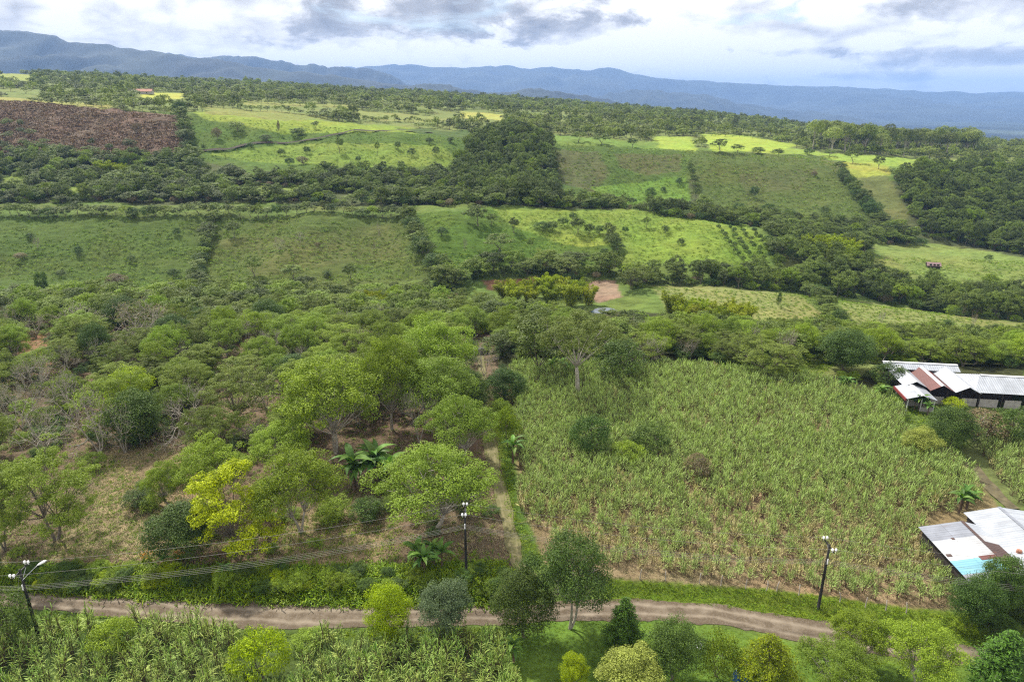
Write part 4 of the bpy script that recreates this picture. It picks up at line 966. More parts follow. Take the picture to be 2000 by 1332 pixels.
# bamboo groves
GROVES = [([(985,592),(1010,586),(1040,582),(1070,580),(1100,580),(1130,584),(1000,602),(1035,600),(1075,600),(1115,600),(1150,596)], 1.0, 'bamboo grove above the pond'),
 ([(1310,618),(1340,622),(1370,622),(1400,626),(1430,630),(1455,634),(1330,636),(1365,640),(1400,644),(1440,645)], .85, 'bamboo grove at the foot of the pale green field'),
 ([(1585,498),(1605,494),(1625,496),(1645,496),(1665,498),(1600,508),(1632,510),(1658,508)], 1.0, 'bamboo grove by the wooded gully'),
 ([(715,612),(738,610),(758,616)], .8, 'small bamboo grove in the valley wood'),
 ([(205,345),(222,343),(238,345)], 1.0, 'bamboo clump under the brown bracken slope')]
for pts, s, lab in GROVES:
    for q, p in enumerate(pts):
        x, y, z = hit(*p); k = s * r.uniform(.85, 1.15)
        place_tree('bamboo', q, (x, y, z - .1), 10 * k, 9.5 * k, r.uniform(0, 6), 'bamboo_clump', 'feathery yellow-green bamboo clump in the ' + lab, 'bamboo', lab)
# woods: trees big enough in the photo are things, the rest one mass
POND_GAP = [(1135,590),(1225,590),(1215,640),(1150,640)]
SOILGAPS = [[(45,665),(95,660),(100,730),(40,735)],[(400,770),(590,760),(600,830),(430,850),(380,840)],[(940,545),(1060,540),(1060,585),(940,590)],[(845,570),(905,568),(905,600),(845,600)],[(1135,545),(1230,545),(1230,600),(1130,600)],POND_GAP]
WOODS = [ # outline of the trunks' feet, spacing, kinds, height, width, where
 ([(-60,600),(120,592),(300,588),(420,580),(560,575),(700,590),(830,572),(930,612),(935,700),(925,830),(880,860),(790,880),(560,905),(480,900),(360,905),(150,935),(-60,960)], 7.4, [('umbrella',.48),('guamo',.30),('round',.07),('bare',.15)], (5.5,9.5), (7,11.5), 'in the orchard wood sloping down to the valley', SOILGAPS),
 ([(930,600),(1000,612),(1160,655),(1300,655),(1500,662),(1640,662),(1700,668),(2030,680),(2030,725),(1880,718),(1720,712),(1600,712),(1500,722),(1340,716),(1180,716),(1010,712),(950,690)], 6.8, [('umbrella',.4),('guamo',.33),('forest',.19),('bare',.08)], (5,9), (6.5,10.5), 'in the valley wood beyond the cane field', [POND_GAP]),
 ([(850,555),(960,530),(1100,520),(1230,530),(1260,560),(1230,575),(1060,545),(940,550),(860,575)], 8.0, [('umbrella',.7),('guamo',.3)], (8,11), (11,14), 'along the bare earth bank above the river', SOILGAPS),
]
STUFFW = [
 ([(1225,540),(1400,540),(1560,545),(1575,570),(1500,568),(1400,560),(1280,556)], 5.6, [('forest',.72),('mid',.28)], (6,11), (6,9.5)),
 ([(1560,510),(1640,505),(1700,545),(1800,565),(2030,580),(2030,632),(1900,622),(1750,600),(1640,580),(1570,560)], 5.8, [('forest',.78),('mid',.22)], (6,12), (6,9.5)),
 ([(1500,440),(1560,450),(1700,480),(1690,500),(1560,480),(1520,520),(1495,520)], 7.5, [('forest',1)], (6,9), (7,10)),
 ([(-60,320),(60,295),(130,305),(200,312),(340,302),(380,335),(520,350),(700,338),(900,340),(1085,398),(1240,410),(1340,420),(1430,430),(1600,440),(1760,455),(1800,480),(1680,475),(1520,450),(1400,438),(1230,410),(1000,404),(820,402),(600,398),(380,396),(-60,398)], 6.6, [('forest',.76),('mid',.24)], (4,10), (5.5,10)),
 ([(905,300),(935,275),(1000,262),(1075,285),(1085,330),(1085,400),(900,390),(890,345)], 6.0, [('forest',.84),('mid',.16)], (9,15), (6.5,10)),
 ([(1745,345),(1850,332),(2040,342),(2040,505),(1900,482),(1800,462),(1785,430)], 6.2, [('forest',.84),('mid',.16)], (7,14), (6.5,10)),
 ([(-60,212),(200,300),(180,312),(60,300),(-60,320)], 16, [('forest',1)], (4,8), (5,9)),
]
CLEAR_MID = [[(0,342),(55,347),(60,378),(0,375)],[(115,364),(185,367),(180,386),(120,384)],[(190,324),(350,327),(345,342),(200,345)],[(455,364),(605,368),(600,384),(470,384)],[(640,378),(700,380),(700,392),(640,392)],[(660,388),(720,388),(720,397),(660,397)]]
cand = []
r = np.random.default_rng(8)
def free(x, y, w):
    T = np.array(TAKEN); d = np.hypot(T[:, 0] - x, T[:, 1] - y); return not (d < T[:, 2] + w * 0.22).any()
for poly, sp, kinds, hr, wr, where, ex in WOODS:
    P, px, py = poly_points(poly, sp, r, .42, ex)
    for p in P:
        k = r.choice([a for a, b in kinds], p=[b for a, b in kinds]); w = r.uniform(*wr) * (.75 if k == 'round' else .8 if k == 'bare' else 1)
        if free(p[0], p[1], w): cand.append((p, k, r.uniform(*hr), w, where))
cand.sort(key=lambda c: c[0][1])
LOOKW = {'umbrella': ('shade_tree', 'grey-green flat-topped tree'), 'guamo': ('shade_tree', 'light green spreading tree'), 'round': ('round_tree', 'dark round-crowned tree'), 'forest': ('wood_tree', 'dark dense-crowned tree'), 'bare': ('bare_tree', 'pale bare-branched tree')}
n_ind = 255; mass = []
LAND = [(938,690,'the parked car'),(730,948,'the big banana clump'),(370,856,'the pale spreading bare tree'),(195,885,'the grey bare trees'),(460,1080,'the vivid yellow-green tree'),(258,805,'the golden olive tree'),(70,690,'the small brown clearing'),(480,800,'the bare brown soil under the trees'),(275,668,'the straw-coloured bare tree'),(160,655,'the thin grey bare tree'),(735,612,'the small bamboo grove'),(1178,612,'the pond'),(1126,777,'the tall pale-trunked tree'),(1385,630,'the bamboo grove below the pale field'),(1648,724,'the dense dark rounded tree'),(1850,730,'the long farm building'),(1050,590,'the bamboo above the pond'),(985,780,'the dark bushy tree at the track corner'),(820,866,'the bare tree with upright branches'),(400,570,'the foot of the dark hillside hedge'),(880,580,'the red earth bank'),(30,580,'the end of the dark green hillside'),(600,570,'the round shrubs at the hillside foot'),(1500,668,'the dark hedge between pale fields'),(1960,690,'the far end of the farm building')]
LANDW = np.array([hit(a, b_)[:2] for a, b_, c in LAND])
def near_what(x, y): return LAND[int(np.argmin(np.hypot(LANDW[:, 0] - x, LANDW[:, 1] - y)))][2]
for i, (p, k, h, w, where) in enumerate(cand):
    if i < n_ind:
        nm, lk = LOOKW[k]
        place_tree(k, int(r.integers(0, 6)), (p[0], p[1], p[2] - .1), h, w, r.uniform(0, 6.28), nm, ('tall ' if h > 8.2 else 'low ' if h < 6.6 else '') + lk + ' near ' + near_what(p[0], p[1]), 'tree', lk + 's near ' + near_what(p[0], p[1]), tilt=(r.normal() * .03, r.normal() * .03))
    else: mass.append((p, {'umbrella': 'mid', 'guamo': 'mid', 'round': 'forest', 'forest': 'forest', 'bare': 'mid'}[k], h, w))
for poly, sp, kinds, hr, wr in STUFFW:
    P, px, py = poly_points(poly, sp, r, .45, CLEAR_MID)
    for p in P: mass.append((p, r.choice([a for a, b in kinds], p=[b for a, b in kinds]), r.uniform(*hr), r.uniform(*wr)))
# plateau: scattered woods with fields left open
FIELDS = [poly for poly, c in COVER if c[0] >= 0.075 and min(q[1] for q in poly) < 335]
def plateau():
    out = []
    for (y0, y1, sp) in ((610, 1000, 12.5), (1000, 2300, 15.0)):
        gy = np.arange(y0, y1, sp)
        for y in gy:
            xs_ = np.arange(-0.85 * y, 0.85 * y, sp); n = len(xs_)
            X = xs_ + r.uniform(-.5, .5, n) * sp; Y = y + r.uniform(-.5, .5, n) * sp; Z = H(X, Y)
            px, py = project(X, Y, Z); m = py < 345
            for f in FIELDS:
                for dpy in (0, 6, 12): m &= ~inpoly(px, py - dpy, f)
            dens = fbm(X / 70, Y / 70, 3); m &= (dens > -0.16) | (r.random(n) < .10)
            for a, b, c in zip(X[m], Y[m], Z[m]): out.append((a, b, c))
    return out
for p in plateau(): mass.append((np.array(p), 'far', r.uniform(5, 11) * r.choice([.7, 1, 1.35], p=[.3, .55, .15]), r.uniform(7, 14)))
for pts, sp in (([(400,208),(560,220),(650,234),(760,240)],7),([(640,228),(800,238),(945,256)],7),([(470,199),(760,214)],9),([(60,200),(220,212),(340,222)],8),([(1290,266),(1500,272),(1600,292)],10)):
    P = np.array([hit(*p)[:2] for p in pts]); d = np.r_[0, np.cumsum(np.linalg.norm(np.diff(P, axis=0), axis=1))]
    for s in np.arange(0, d[-1], sp):
        x = np.interp(s, d, P[:, 0]) + r.normal(); y = np.interp(s, d, P[:, 1]) + r.normal(); mass.append((np.array((x, y, float(H(x, y)))), 'far', r.uniform(4, 6.5), r.uniform(6, 9)))
for i in range(90):
    bx = r.uniform(1585, 1900); by = 296 + (bx - 1600) * .03 + r.uniform(-4, 6); x, y, z = hit(bx, by); y2 = y * r.uniform(1, 1.15)
    mass.append((np.array((x * y2 / y, y2, float(H(x * y2 / y, y2)))), 'tallfar', r.uniform(20, 30), r.uniform(12, 18)))
keys = ['mid', 'forest', 'far', 'tallfar']; protos = []; pid = {}
def proto(me):
    o = bpy.data.objects.new('proto', me); return o
for k in keys:
    for v_, kk in enumerate(KIND[k]): pid[(k, v_)] = len(protos); protos.append(proto(kk.joined()))
pts, rot, scl, idx = [], [], [], []
for p, k, h, w in mass:
    v_ = int(r.integers(0, len(KIND[k]))); kk = KIND[k][v_]
    pts.append((p[0], p[1], p[2] - .3)); rot.append((r.normal() * .04, r.normal() * .04, r.uniform(0, 6.28))); scl.append((w / kk.w, w / kk.w, h / kk.h)); idx.append(pid[(k, v_)])
stuff_points('woodland', pts, rot, scl, idx, protos)

# ------------------------------------------------------------------ sugar cane
CANEF = [(1000,720),(1060,716),(1330,722),(1560,738),(1625,762),(1700,778),(1758,802),(1762,850),(1845,885),(1885,925),(1920,985),(1868,1000),(1795,1030),(1825,1090),(1870,1140),(1862,1178),(1700,1172),(1600,1160),(1480,1140),(1330,1130),(1200,1112),(1085,1075),(1018,1000),(1010,900),(1000,800)]
CANE2 = [(1905,868),(2040,850),(2040,1010),(1985,985),(1930,915)]
CANEL = [(-60,1235),(80,1228),(200,1228),(330,1215),(440,1228),(560,1232),(640,1246),(760,1262),(900,1252),(985,1250),(1012,1290),(1020,1400),(-60,1430)]
r = np.random.default_rng(9)
P1, a1, b1 = poly_points(CANEF, .92, r, .36); keep = r.random(len(P1)) < np.where(b1 > 960, np.where(b1 > 1060, .72, .86), .97) * np.where(fbm(P1[:, 0] / 7, P1[:, 1] / 7, 3) < -.3, .55, 1)
P1 = P1[keep]; b1 = b1[keep]
P2, a2, b2 = poly_points(CANE2, 1.12, r, .5)
P3, a3, b3 = poly_points(CANEL, 1.5, r, .5, [[(455,1225),(565,1225),(570,1345),(455,1345)],[(185,1215),(270,1215),(270,1270),(185,1270)],[(565,1230),(640,1230),(610,1300),(560,1300)]])
o3 = np.argsort(-P3[:, 1] * 0 + np.abs(P3[:, 1] - 57)); P3 = P3[o3]
nfront = min(len(P3), 230)
for i, p in enumerate(P3[:nfront]):
    o = obj('sugar_cane', CANE[5 + i % 4], None, p); o.rotation_euler = (r.normal() * .08, r.normal() * .08, r.uniform(0, 6.28)); s = r.uniform(.75, 1.2); o.scale = (s * 1.15, s * 1.15, s)
    wh = 'along the edge of the dirt road' if p[1] > 60.5 else 'around the yellow-green shrub' if abs(p[0] + 23) < 6 else 'next to the lawn and young banana' if p[0] > -8 else 'near the lamp pole' if p[0] < -40 else 'in the dense roadside patch'
    tag(o, ('big' if s > 1.05 else 'small' if s < .86 else 'green') + ' sugar cane clump ' + wh, 'sugar cane', 'cane clumps ' + wh)
o1 = np.argsort(P1[:, 1])[:70]
for i in o1:
    p = P1[i]; o = obj('sugar_cane', CANE[i % 5], None, p); o.rotation_euler = (r.normal() * .1, r.normal() * .1, r.uniform(0, 6.28)); s = r.uniform(.65, 1.0); o.scale = (s, s, s)
    wh = 'by the verge power pole' if abs(p[0] - 36) < 7 else 'toward the tin shed' if p[0] > 43 else 'near the farm track' if p[0] < 16 else 'along the fence posts'
    tag(o, 'pale cane clump on dry soil ' + wh, 'sugar cane', 'field cane clumps ' + wh)
rest = np.ones(len(P1), bool); rest[o1] = False
A = np.vstack([P1[rest], P2, P3[nfront:]]); n = len(A); s = r.uniform(.7, 1.15, n) * np.r_[np.where(b1[rest] > 1000, .88, 1.05), np.ones(n - rest.sum())]
stuff_points('sugar_cane_field', A, np.c_[r.normal(size=(n, 2)) * .1, r.uniform(0, 6.28, n)], np.c_[s, s, s], np.where(r.random(n) < np.r_[np.clip((b1[rest] - 880) / 500, .03, .5), np.full(n - rest.sum(), .03)], 5 + r.integers(0, 2, n), r.integers(0, 5, n)), [proto(m_) for m_ in CANE[:5] + CANE[9:11]])

# ------------------------------------------------------------------ grass and other ground cover
def cover_stuff(name, areas, key, r):
    pr = [proto(m_) for m_ in TUFT[key]]; pts, sc = [], []
    for poly, sp, s0, ex in areas:
        P, a, b = poly_points(poly, sp, r, .5, ex); lo_, up_ = road_edges(P[:, 0]); e_ = r.random(len(P)) ** 2 * .7; ok = (P[:, 1] > up_ + .25 - e_) | (P[:, 1] < lo_ - .35 + e_); P = P[ok]
        pts.append(P); sc.append(s0 * r.uniform(.6, 1.4, len(P)))
    A = np.vstack(pts); s = np.concatenate(sc); n = len(A)
    stuff_points(name, A, np.c_[r.normal(size=(n, 2)) * .12, r.uniform(0, 6.28, n)], np.c_[s, s, s], r.integers(0, len(pr), n), pr)
cover_stuff('grass', [([(-40,1108),(400,1112),(800,1105),(985,1100),(1025,1185),(600,1195),(-40,1165)], .40, 1.6, ()),
  ([(1185,1132),(1500,1152),(1900,1205),(2040,1240),(2040,1290),(1900,1268),(1600,1220),(1400,1187),(1185,1180)], .36, .55, ()),
  ([(1000,1214),(1250,1212),(1420,1228),(1640,1285),(1900,1310),(2040,1330),(2040,1345),(1000,1345)], .40, .28, ()),
  ([(0,1190),(560,1230),(1000,1225),(1010,1260),(0,1240)], .6, .8, ()),
  ([(1040,1130),(1000,1090),(975,950),(945,780),(935,700),(948,700),(962,800),(995,950),(1030,1090)], .8, .55, ()), ([(965,760),(995,800),(1008,1000),(1060,1090),(1030,1100),(990,1000),(975,900)], .5, .8, ()),
  ([(210,880),(360,1050),(700,1010),(960,1090),(400,1108),(0,1105)], .85, .7, ()), ([(0,640),(930,720),(970,1000),(960,1095),(0,1100)], 1.5, .9, ()),
  ([(1725,790),(1880,800),(1900,880),(1770,860)], .7, .8, ()),([(1400,700),(1640,705),(1600,738),(1400,722)], .7, .9, ())], 'grass', np.random.default_rng(12))
cover_stuff('dry_grass', [([(0,900),(330,870),(420,930),(960,960),(1000,1090),(0,1105)], .62, .9, ()), ([(1020,1000),(1500,980),(1870,1040),(1870,1185),(1480,1148),(1200,1130),(1060,1090)], .7, .8, ()),
  ([(0,640),(930,720),(960,900),(0,900)], 1.6, 1.2, ())], 'dry', np.random.default_rng(13))
cover_stuff('bracken', [([(-60,196),(60,199),(200,214),(345,228),(368,300),(340,302),(200,305),(60,298),(-60,310)], 2.4, 1.0, ())], 'bracken', np.random.default_rng(14))
cover_stuff('hill_grass', [([(-40,420),(800,425),(850,545),(-40,585)], 2.2, .75, ()), ([(810,415),(1420,415),(1500,470),(1490,515),(860,530)], 2.6, .7, ()), ([(1080,280),(1620,308),(1720,430),(1080,395)], 3.4, .9, ()),
  ([(372,225),(930,272),(920,335),(375,312)], 3.6, .8, ()), ([(1270,560),(1640,580),(2000,640),(2000,660),(1340,640)], 2.0, .6, ()), ([(1640,500),(2000,510),(2000,575),(1700,560)], 2.4, .7, ())], 'hill', np.random.default_rng(15))
# undergrowth below the orchard and valley trees
r = np.random.default_rng(33); pts = []
for poly, sp, kinds, hr, wr, where, ex in WOODS:
    P, a, b_ = poly_points(poly, 3.6, r, .5, SOILGAPS + [[(560,780),(830,800),(900,900),(560,905)],[(200,880),(420,860),(420,960),(200,960)]]); pts.append(P[r.random(len(P)) < .75])
P, a, b_ = poly_points([(0,900),(200,880),(560,900),(960,900),(1000,1080),(0,1100)], 4.2, r, .5); pts.append(P[fbm(P[:, 0] / 9, P[:, 1] / 9, 3) > .12])
for poly, sp, kinds, hr, wr in STUFFW[:-1]:
    P, a, b_ = poly_points(poly, 5.0, r, .5, CLEAR_MID); pts.append(P)
P = np.vstack(pts); n = len(P); s = r.uniform(.45, 1.15, n) * np.where(P[:, 1] > 270, 1.5, 1.0); ub = KIND['bush'][:2] + KIND['bushlight'] + KIND['bushbrown']
stuff_points('undergrowth', P, np.c_[r.normal(size=(n, 2)) * .1, r.uniform(0, 6.28, n)], np.c_[s, s, s * r.uniform(.6, 1.0, n)], r.choice(len(ub), n, p=[.3, .25, .18, .17, .10]), [proto(k.joined()) for k in ub])
# shrubs of the verge
r = np.random.default_rng(16)
for i in range(95):
    bx = r.uniform(60, 1000); by = r.uniform(1112, 1158) + (bx - 500) * .012; x, y, z = hit(bx, by); key = r.choice(['bushlight', 'bush', 'bushlime'], p=[.55, .35, .1]); w = r.uniform(1.4, 2.8)
    place_tree(key, i, (x, y, z - .1), w * r.uniform(.5, .75), w, r.uniform(0, 6), 'verge_shrub', {'bushlight': 'light green', 'bush': 'dark green', 'bushlime': 'yellowish'}[key] + ' low shrub on the road bank ' + ('near the lamp pole' if x < -42 else 'below the dry clearing' if x < -28 else 'below the vivid yellow-green tree' if x < -17 else 'by the bank pole and bananas'), 'shrub', {'bushlight': 'light', 'bush': 'dark', 'bushlime': 'yellowish'}[key] + ' shrubs of the road bank', parts=False)
for i in range(26):
    bx = r.uniform(1880, 2030); by = r.uniform(1140, 1235); x, y, z = hit(bx, by); w = r.uniform(1.5, 3)
    place_tree('bush' if i % 3 else 'bushlight', i, (x, y, z - .1), w * .7, w, r.uniform(0, 6), 'verge_shrub', ('dark' if i % 3 else 'light') + ' green shrub in the thicket below the tin shed', 'shrub', ('dark' if i % 3 else 'light') + ' shrubs below the tin shed', parts=False)
for i in range(30):
    bx = r.uniform(1630, 1770); by = r.uniform(735, 800); x, y, z = hit(bx, by); w = r.uniform(1.6, 3)
    if inpoly(np.array([bx]), np.array([by]), [(1740,700),(2000,740),(2000,800),(1770,790)])[0]: continue
    place_tree('bush' if i % 2 else 'bushlight', i, (x, y, z - .1), w * .75, w, r.uniform(0, 6), 'garden_shrub', ('dark' if i % 2 else 'light') + ' green shrub between cane field and long farm building', 'shrub', ('dark' if i % 2 else 'light') + ' shrubs by the long farm building', parts=False)

# ------------------------------------------------------------------ banana plants: stem and single leaves
def banana_leaf(seed, ln, wd):
    r = np.random.default_rng(seed); b = MB(); seg = 9; s = np.linspace(0, 1, seg)
    mid = np.c_[ln * s * .92, np.zeros(seg), ln * (.55 * s - .75 * s ** 2.2)]
    w = wd * np.sin(np.clip(s * 1.02 + .06, 0, 1) * np.pi) ** .6 / 2; w[0] = .03
    V = np.vstack([mid + np.c_[np.zeros(seg), -w, w * .35], mid, mid + np.c_[np.zeros(seg), w, w * .35]])
    i = np.arange(seg - 1); Q = np.vstack([np.stack([i, i + 1, i + seg + 1, i + seg], -1), np.stack([i + seg, i + seg + 1, i + 2 * seg + 1, i + 2 * seg], -1)])
    b.add(V, Q, r.random() * .8 + .1); b.tube(mid[:6] + np.array([0, 0, -.015]), np.linspace(.04, .012, 6), 4, .9, cap=False)
    return b.mesh('banana_leaf', [M['banana']])
BL = [banana_leaf(700 + i, 2.3, .62) for i in range(4)]
sb = MB(); sb.tube([(0, 0, -.2), (.05, 0, 1), (0, .04, 2.1), (0, 0, 2.6)], [.17, .14, .11, .06], 8); STEM = sb.mesh('banana_stem', [M['stem']], True)
def banana(px, py, h, label, group=None, nleaf=8, off=(0, 0), seed=0):
    r = np.random.default_rng(seed); x, y, z = hit(px, py); k = h / 4.0
    o = thing('banana_plant', label, 'banana plant', (x + off[0], y + off[1], float(H(x + off[0], y + off[1]))), r.uniform(0, 6.28), group, (k, k, k)); obj('stem', STEM, o)
    for i in range(nleaf):
        l = obj('leaf', BL[i % 4], o, (0, 0, 2.2 + .06 * i)); l.rotation_euler = (r.normal() * .15, -(.05 + .85 * i / nleaf) + r.normal() * .08, i * 2.4 + r.normal() * .2); s = r.uniform(.8, 1.1); l.scale = (s, s, s)
q = 0
for px, py, n, h, sp, lab, grp in [
  (728,946,8,7.0,2.3,'big banana plant in the clump on bare soil in the orchard','big banana clump in the orchard'),
  (828,1112,6,4.2,1.7,'banana plant in the clump on the bank beside the middle power pole','banana clump on the bank'),
  (1660,772,4,3.6,1.7,'banana plant beside the dense dark rounded tree','bananas by the dark rounded tree'),
  (1795,800,4,3.4,1.5,'banana plant by the porch of the long farm building','bananas by the porch'),
  (1905,990,4,4.0,1.7,'banana plant behind the patchwork tin roof','bananas behind the tin shed'),
  (1090,728,3,3.4,2.4,'banana plant at the foot of the tall pale-trunked tree','bananas by the tall tree')]:
    r = np.random.default_rng(q + 40)
    for i in range(n):
        banana(px, py, h * r.uniform(.8, 1.15), lab, grp, 8, (r.normal() * sp, r.normal() * sp * .8), 900 + q); q += 1
banana(1002,905,5.2,'single tall banana plant on the edge of cane field and track', seed=950)
banana(1003,1292,3.4,'young banana plant at the end of the roadside cane', seed=951)
banana(440,1132,2.6,'small banana plant on the overgrown bank below the clearing', seed=952)
banana(322,1110,2.4,'small banana plant beside the orange flowers', seed=953)
# orange flowers
r = np.random.default_rng(61)
for (bx, by) in ((288,1096),(352,1092)):
    x, y, z = hit(bx, by); b = MB(); T = MB(); L = []
    for i in range(26):
        p = np.array([r.normal() * .5, r.normal() * .4, 0]); e = p + np.array([r.normal() * .15, r.normal() * .15, r.uniform(.9, 1.5)]); T.tube([p, e], [.02, .012], 4, cap=False); L.append(e)
        strap(T, p, np.array([r.normal(), r.normal(), 1.5]), 1.1, .14, .5, r, .5)
    L = np.repeat(np.array(L), 6, 0); b.leaves(L + r.normal(size=L.shape) * .08, r.normal(size=L.shape), r.uniform(.12, .22, len(L)), .4, r, r.random(len(L)))
    o = thing('flower_clump', 'clump of orange flowers on the bank ' + ('nearest the lamp pole' if bx < 300 else 'below the vivid yellow-green tree').replace('nearest', 'toward'), 'flowers', (x, y, z)); obj('stems', T.mesh('flower_stems', [M['grass']]), o); tag(obj('petals', b.mesh('flower_petals', [M['flower']]), o), kind='stuff')

# ------------------------------------------------------------------ power poles and wires
WDIR = np.array([1.0, 0.02, 0])
def pole(x, y, h, label, lamp=False, rz=0.0):
    z = float(H(x, y)); o = thing('power_pole', label, 'power pole', (x, y, z), rz)
    b = MB(); b.tube([(0, 0, -.3), (0, 0, h * .5), (0, 0, h)], [.19, .155, .115], 10); obj('post', b.mesh('post', [M['polewood']], True), o)
    b = MB(); b.box((0, 0, h - .25), (.11, 2.5, .13)); obj('crossarm', b.mesh('crossarm', [M['polewood']]), o)
    b = MB()
    for s in (-1, 1): b.tube([(.09, s * .8, h - .3), (.09, s * .08, h - 1.05)], [.025, .025], 4)
    obj('brace', b.mesh('brace', [M['steel']]), o)
    for sy in (-1.15, 1.15):
        for sx in (-.2, .2):
            b = MB(); b.tube([(sx, sy, h - .2), (sx, sy, h - .05), (sx, sy, h), (sx, sy, h + .1), (sx, sy, h + .13), (sx, sy, h + .24), (sx, sy, h + .28)], [.03, .04, .13, .15, .10, .12, .04], 10); obj('insulator', b.mesh('insulator', [M['white']], True), o)
    b = MB(); b.box((0, -.16, h - 2.15), (.05, .05, .75)); rk = obj('wire_rack', b.mesh('rack', [M['steel']]), o)
    for i in range(4):
        b = MB(); b.tube([(0, -.24, h - 1.88 - i * .18 + d_) for d_ in (-.06, -.03, .03, .06)], [.07, .05, .05, .07], 8); obj('spool', b.mesh('spool', [M['white']], True), rk)
    if lamp:
        b = MB(); b.tube([(.1, -.1, h - 1.3), (.55, .25, h - .85), (1.0, .65, h - .42), (1.4, 1.05, h - .08)], [.035, .035, .03, .03], 6); la = obj('lamp_arm', b.mesh('lamp_arm', [M['steel']], True), o)
        b = MB(); b.tube([(1.3, .95, h - .16), (1.45, 1.1, h - .1), (1.75, 1.38, h - .02), (1.95, 1.56, h + .02)], [.05, .13, .15, .05], 10); obj('lamp_head', b.mesh('lamp_head', [M['white']], True), la)
        b = MB(); b.tube([(-.1, -.1, h - .6), (-1.0, -2.4, 0)], [.012, .012], 4); obj('stay_wire', b.mesh('stay', [M['wire']]), o)
    return (x, y, z, h)
x1, y1 = at_z(38, 1112, 8.2)
pA = pole(x1, y1, 8.2 - float(H(x1, y1)), 'black power pole with street lamp at the roadside', True, .0)
x2, y2, z2 = hit(911, 1125); pB = pole(x2, y2, 9.6, 'black power pole on the bank beside the farm track')
x3, y3, z3 = hit(1598, 1187); pC = pole(x3, y3, 8.9, 'black power pole on the grass verge by the cane field')
dx = pA[0] - pB[0]
ends = [(pA[0] - 48, pA[1] + 3, pA[2], pA[3]), pA, pB, pC, (pC[0] + 45, pC[1] - 8, pC[2] + .5, pC[3])]
SPN = ['beyond the lamp pole', 'between the lamp pole and the bank pole', 'between the bank pole and the verge pole', 'beyond the verge pole past the tin shed']
for i in range(4):
    a, c = ends[i], ends[i + 1]
    for nm, off, dz, sag in [('far', 1.15, .14, .9), ('near', -1.15, .14, .9), ('lower', -.31, -1.88, 1.0), ('lower', -.31, -2.06, 1.05), ('lower', -.31, -2.24, 1.1), ('lower', -.31, -2.42, 1.15)]:
        s = np.linspace(0, 1, 26)[:, None]; p = np.array([a[0], a[1] + off, a[2] + a[3] + dz]); e = np.array([c[0], c[1] + off, c[2] + c[3] + dz])
        P = p + (e - p) * s; P[:, 2:] -= 4 * sag * s * (1 - s); b = MB(); b.tube(P, .013, 4, cap=False)
        lab = ({'far': 'upper power wire on the field side ', 'near': 'upper power wire on the road side ', 'lower': 'one of four bundled low power wires '}[nm]) + SPN[i]
        tag(obj('power_wire', b.mesh('wire', [M['wire']], True)), lab, 'wire', 'bundled low wires ' + SPN[i] if nm == 'lower' else None)

# ------------------------------------------------------------------ farm buildings
def local(o, me_name, mb, mats, name): return obj(name, mb.mesh(me_name, mats), o)
def gable(o, x0, x1, y0, y1, ze, zr, mats, cap, n=4, name='roof_sheet', seams=True):
    """gable roof, ridge along local y at the middle of x0..x1; sheets laid side by side along the ridge"""
    xm = (x0 + x1) / 2; ys_ = np.linspace(y0, y1, n + 1)
    for i in range(n):
        for (xa, za, xb, zb) in ((x0, ze, xm, zr), (x1, ze, xm, zr)):
            b = MB(); dz = .005 * (i % 2); ya, yb = ys_[i] - (.04 if i else 0), ys_[i + 1]
            b.slab([(xa, ya, za + dz), (xb, ya, zb + dz), (xb, yb, zb + dz), (xa, yb, za + dz)], .03); local(o, name, b, [mats[i % len(mats)]], name)
    b = MB(); 
    for sx in (-1, 1): b.slab([(xm, y0 - .02, zr + .07), (xm + sx * .42, y0 - .02, zr + .07 - .42 * (zr - ze) / ((x1 - x0) / 2)), (xm + sx * .42, y1 + .02, zr + .07 - .42 * (zr - ze) / ((x1 - x0) / 2)), (xm, y1 + .02, zr + .07)], .02)
    local(o, 'cap', b, [cap], 'ridge_cap')
def walls(o, x0, x1, y0, y1, z0, z1, th, mat, name='wall', sides='fblr'):
    for s_, c, d in (('f', ((x0 + x1) / 2, y0, (z0 + z1) / 2), (x1 - x0, th, z1 - z0)), ('b', ((x0 + x1) / 2, y1, (z0 + z1) / 2), (x1 - x0, th, z1 - z0)), ('l', (x0, (y0 + y1) / 2, (z0 + z1) / 2), (th, y1 - y0 - th, z1 - z0)), ('r', (x1, (y0 + y1) / 2, (z0 + z1) / 2), (th, y1 - y0 - th, z1 - z0))):
        if s_ in sides: b = MB(); b.box(c, d); local(o, name, b, [mat], name)
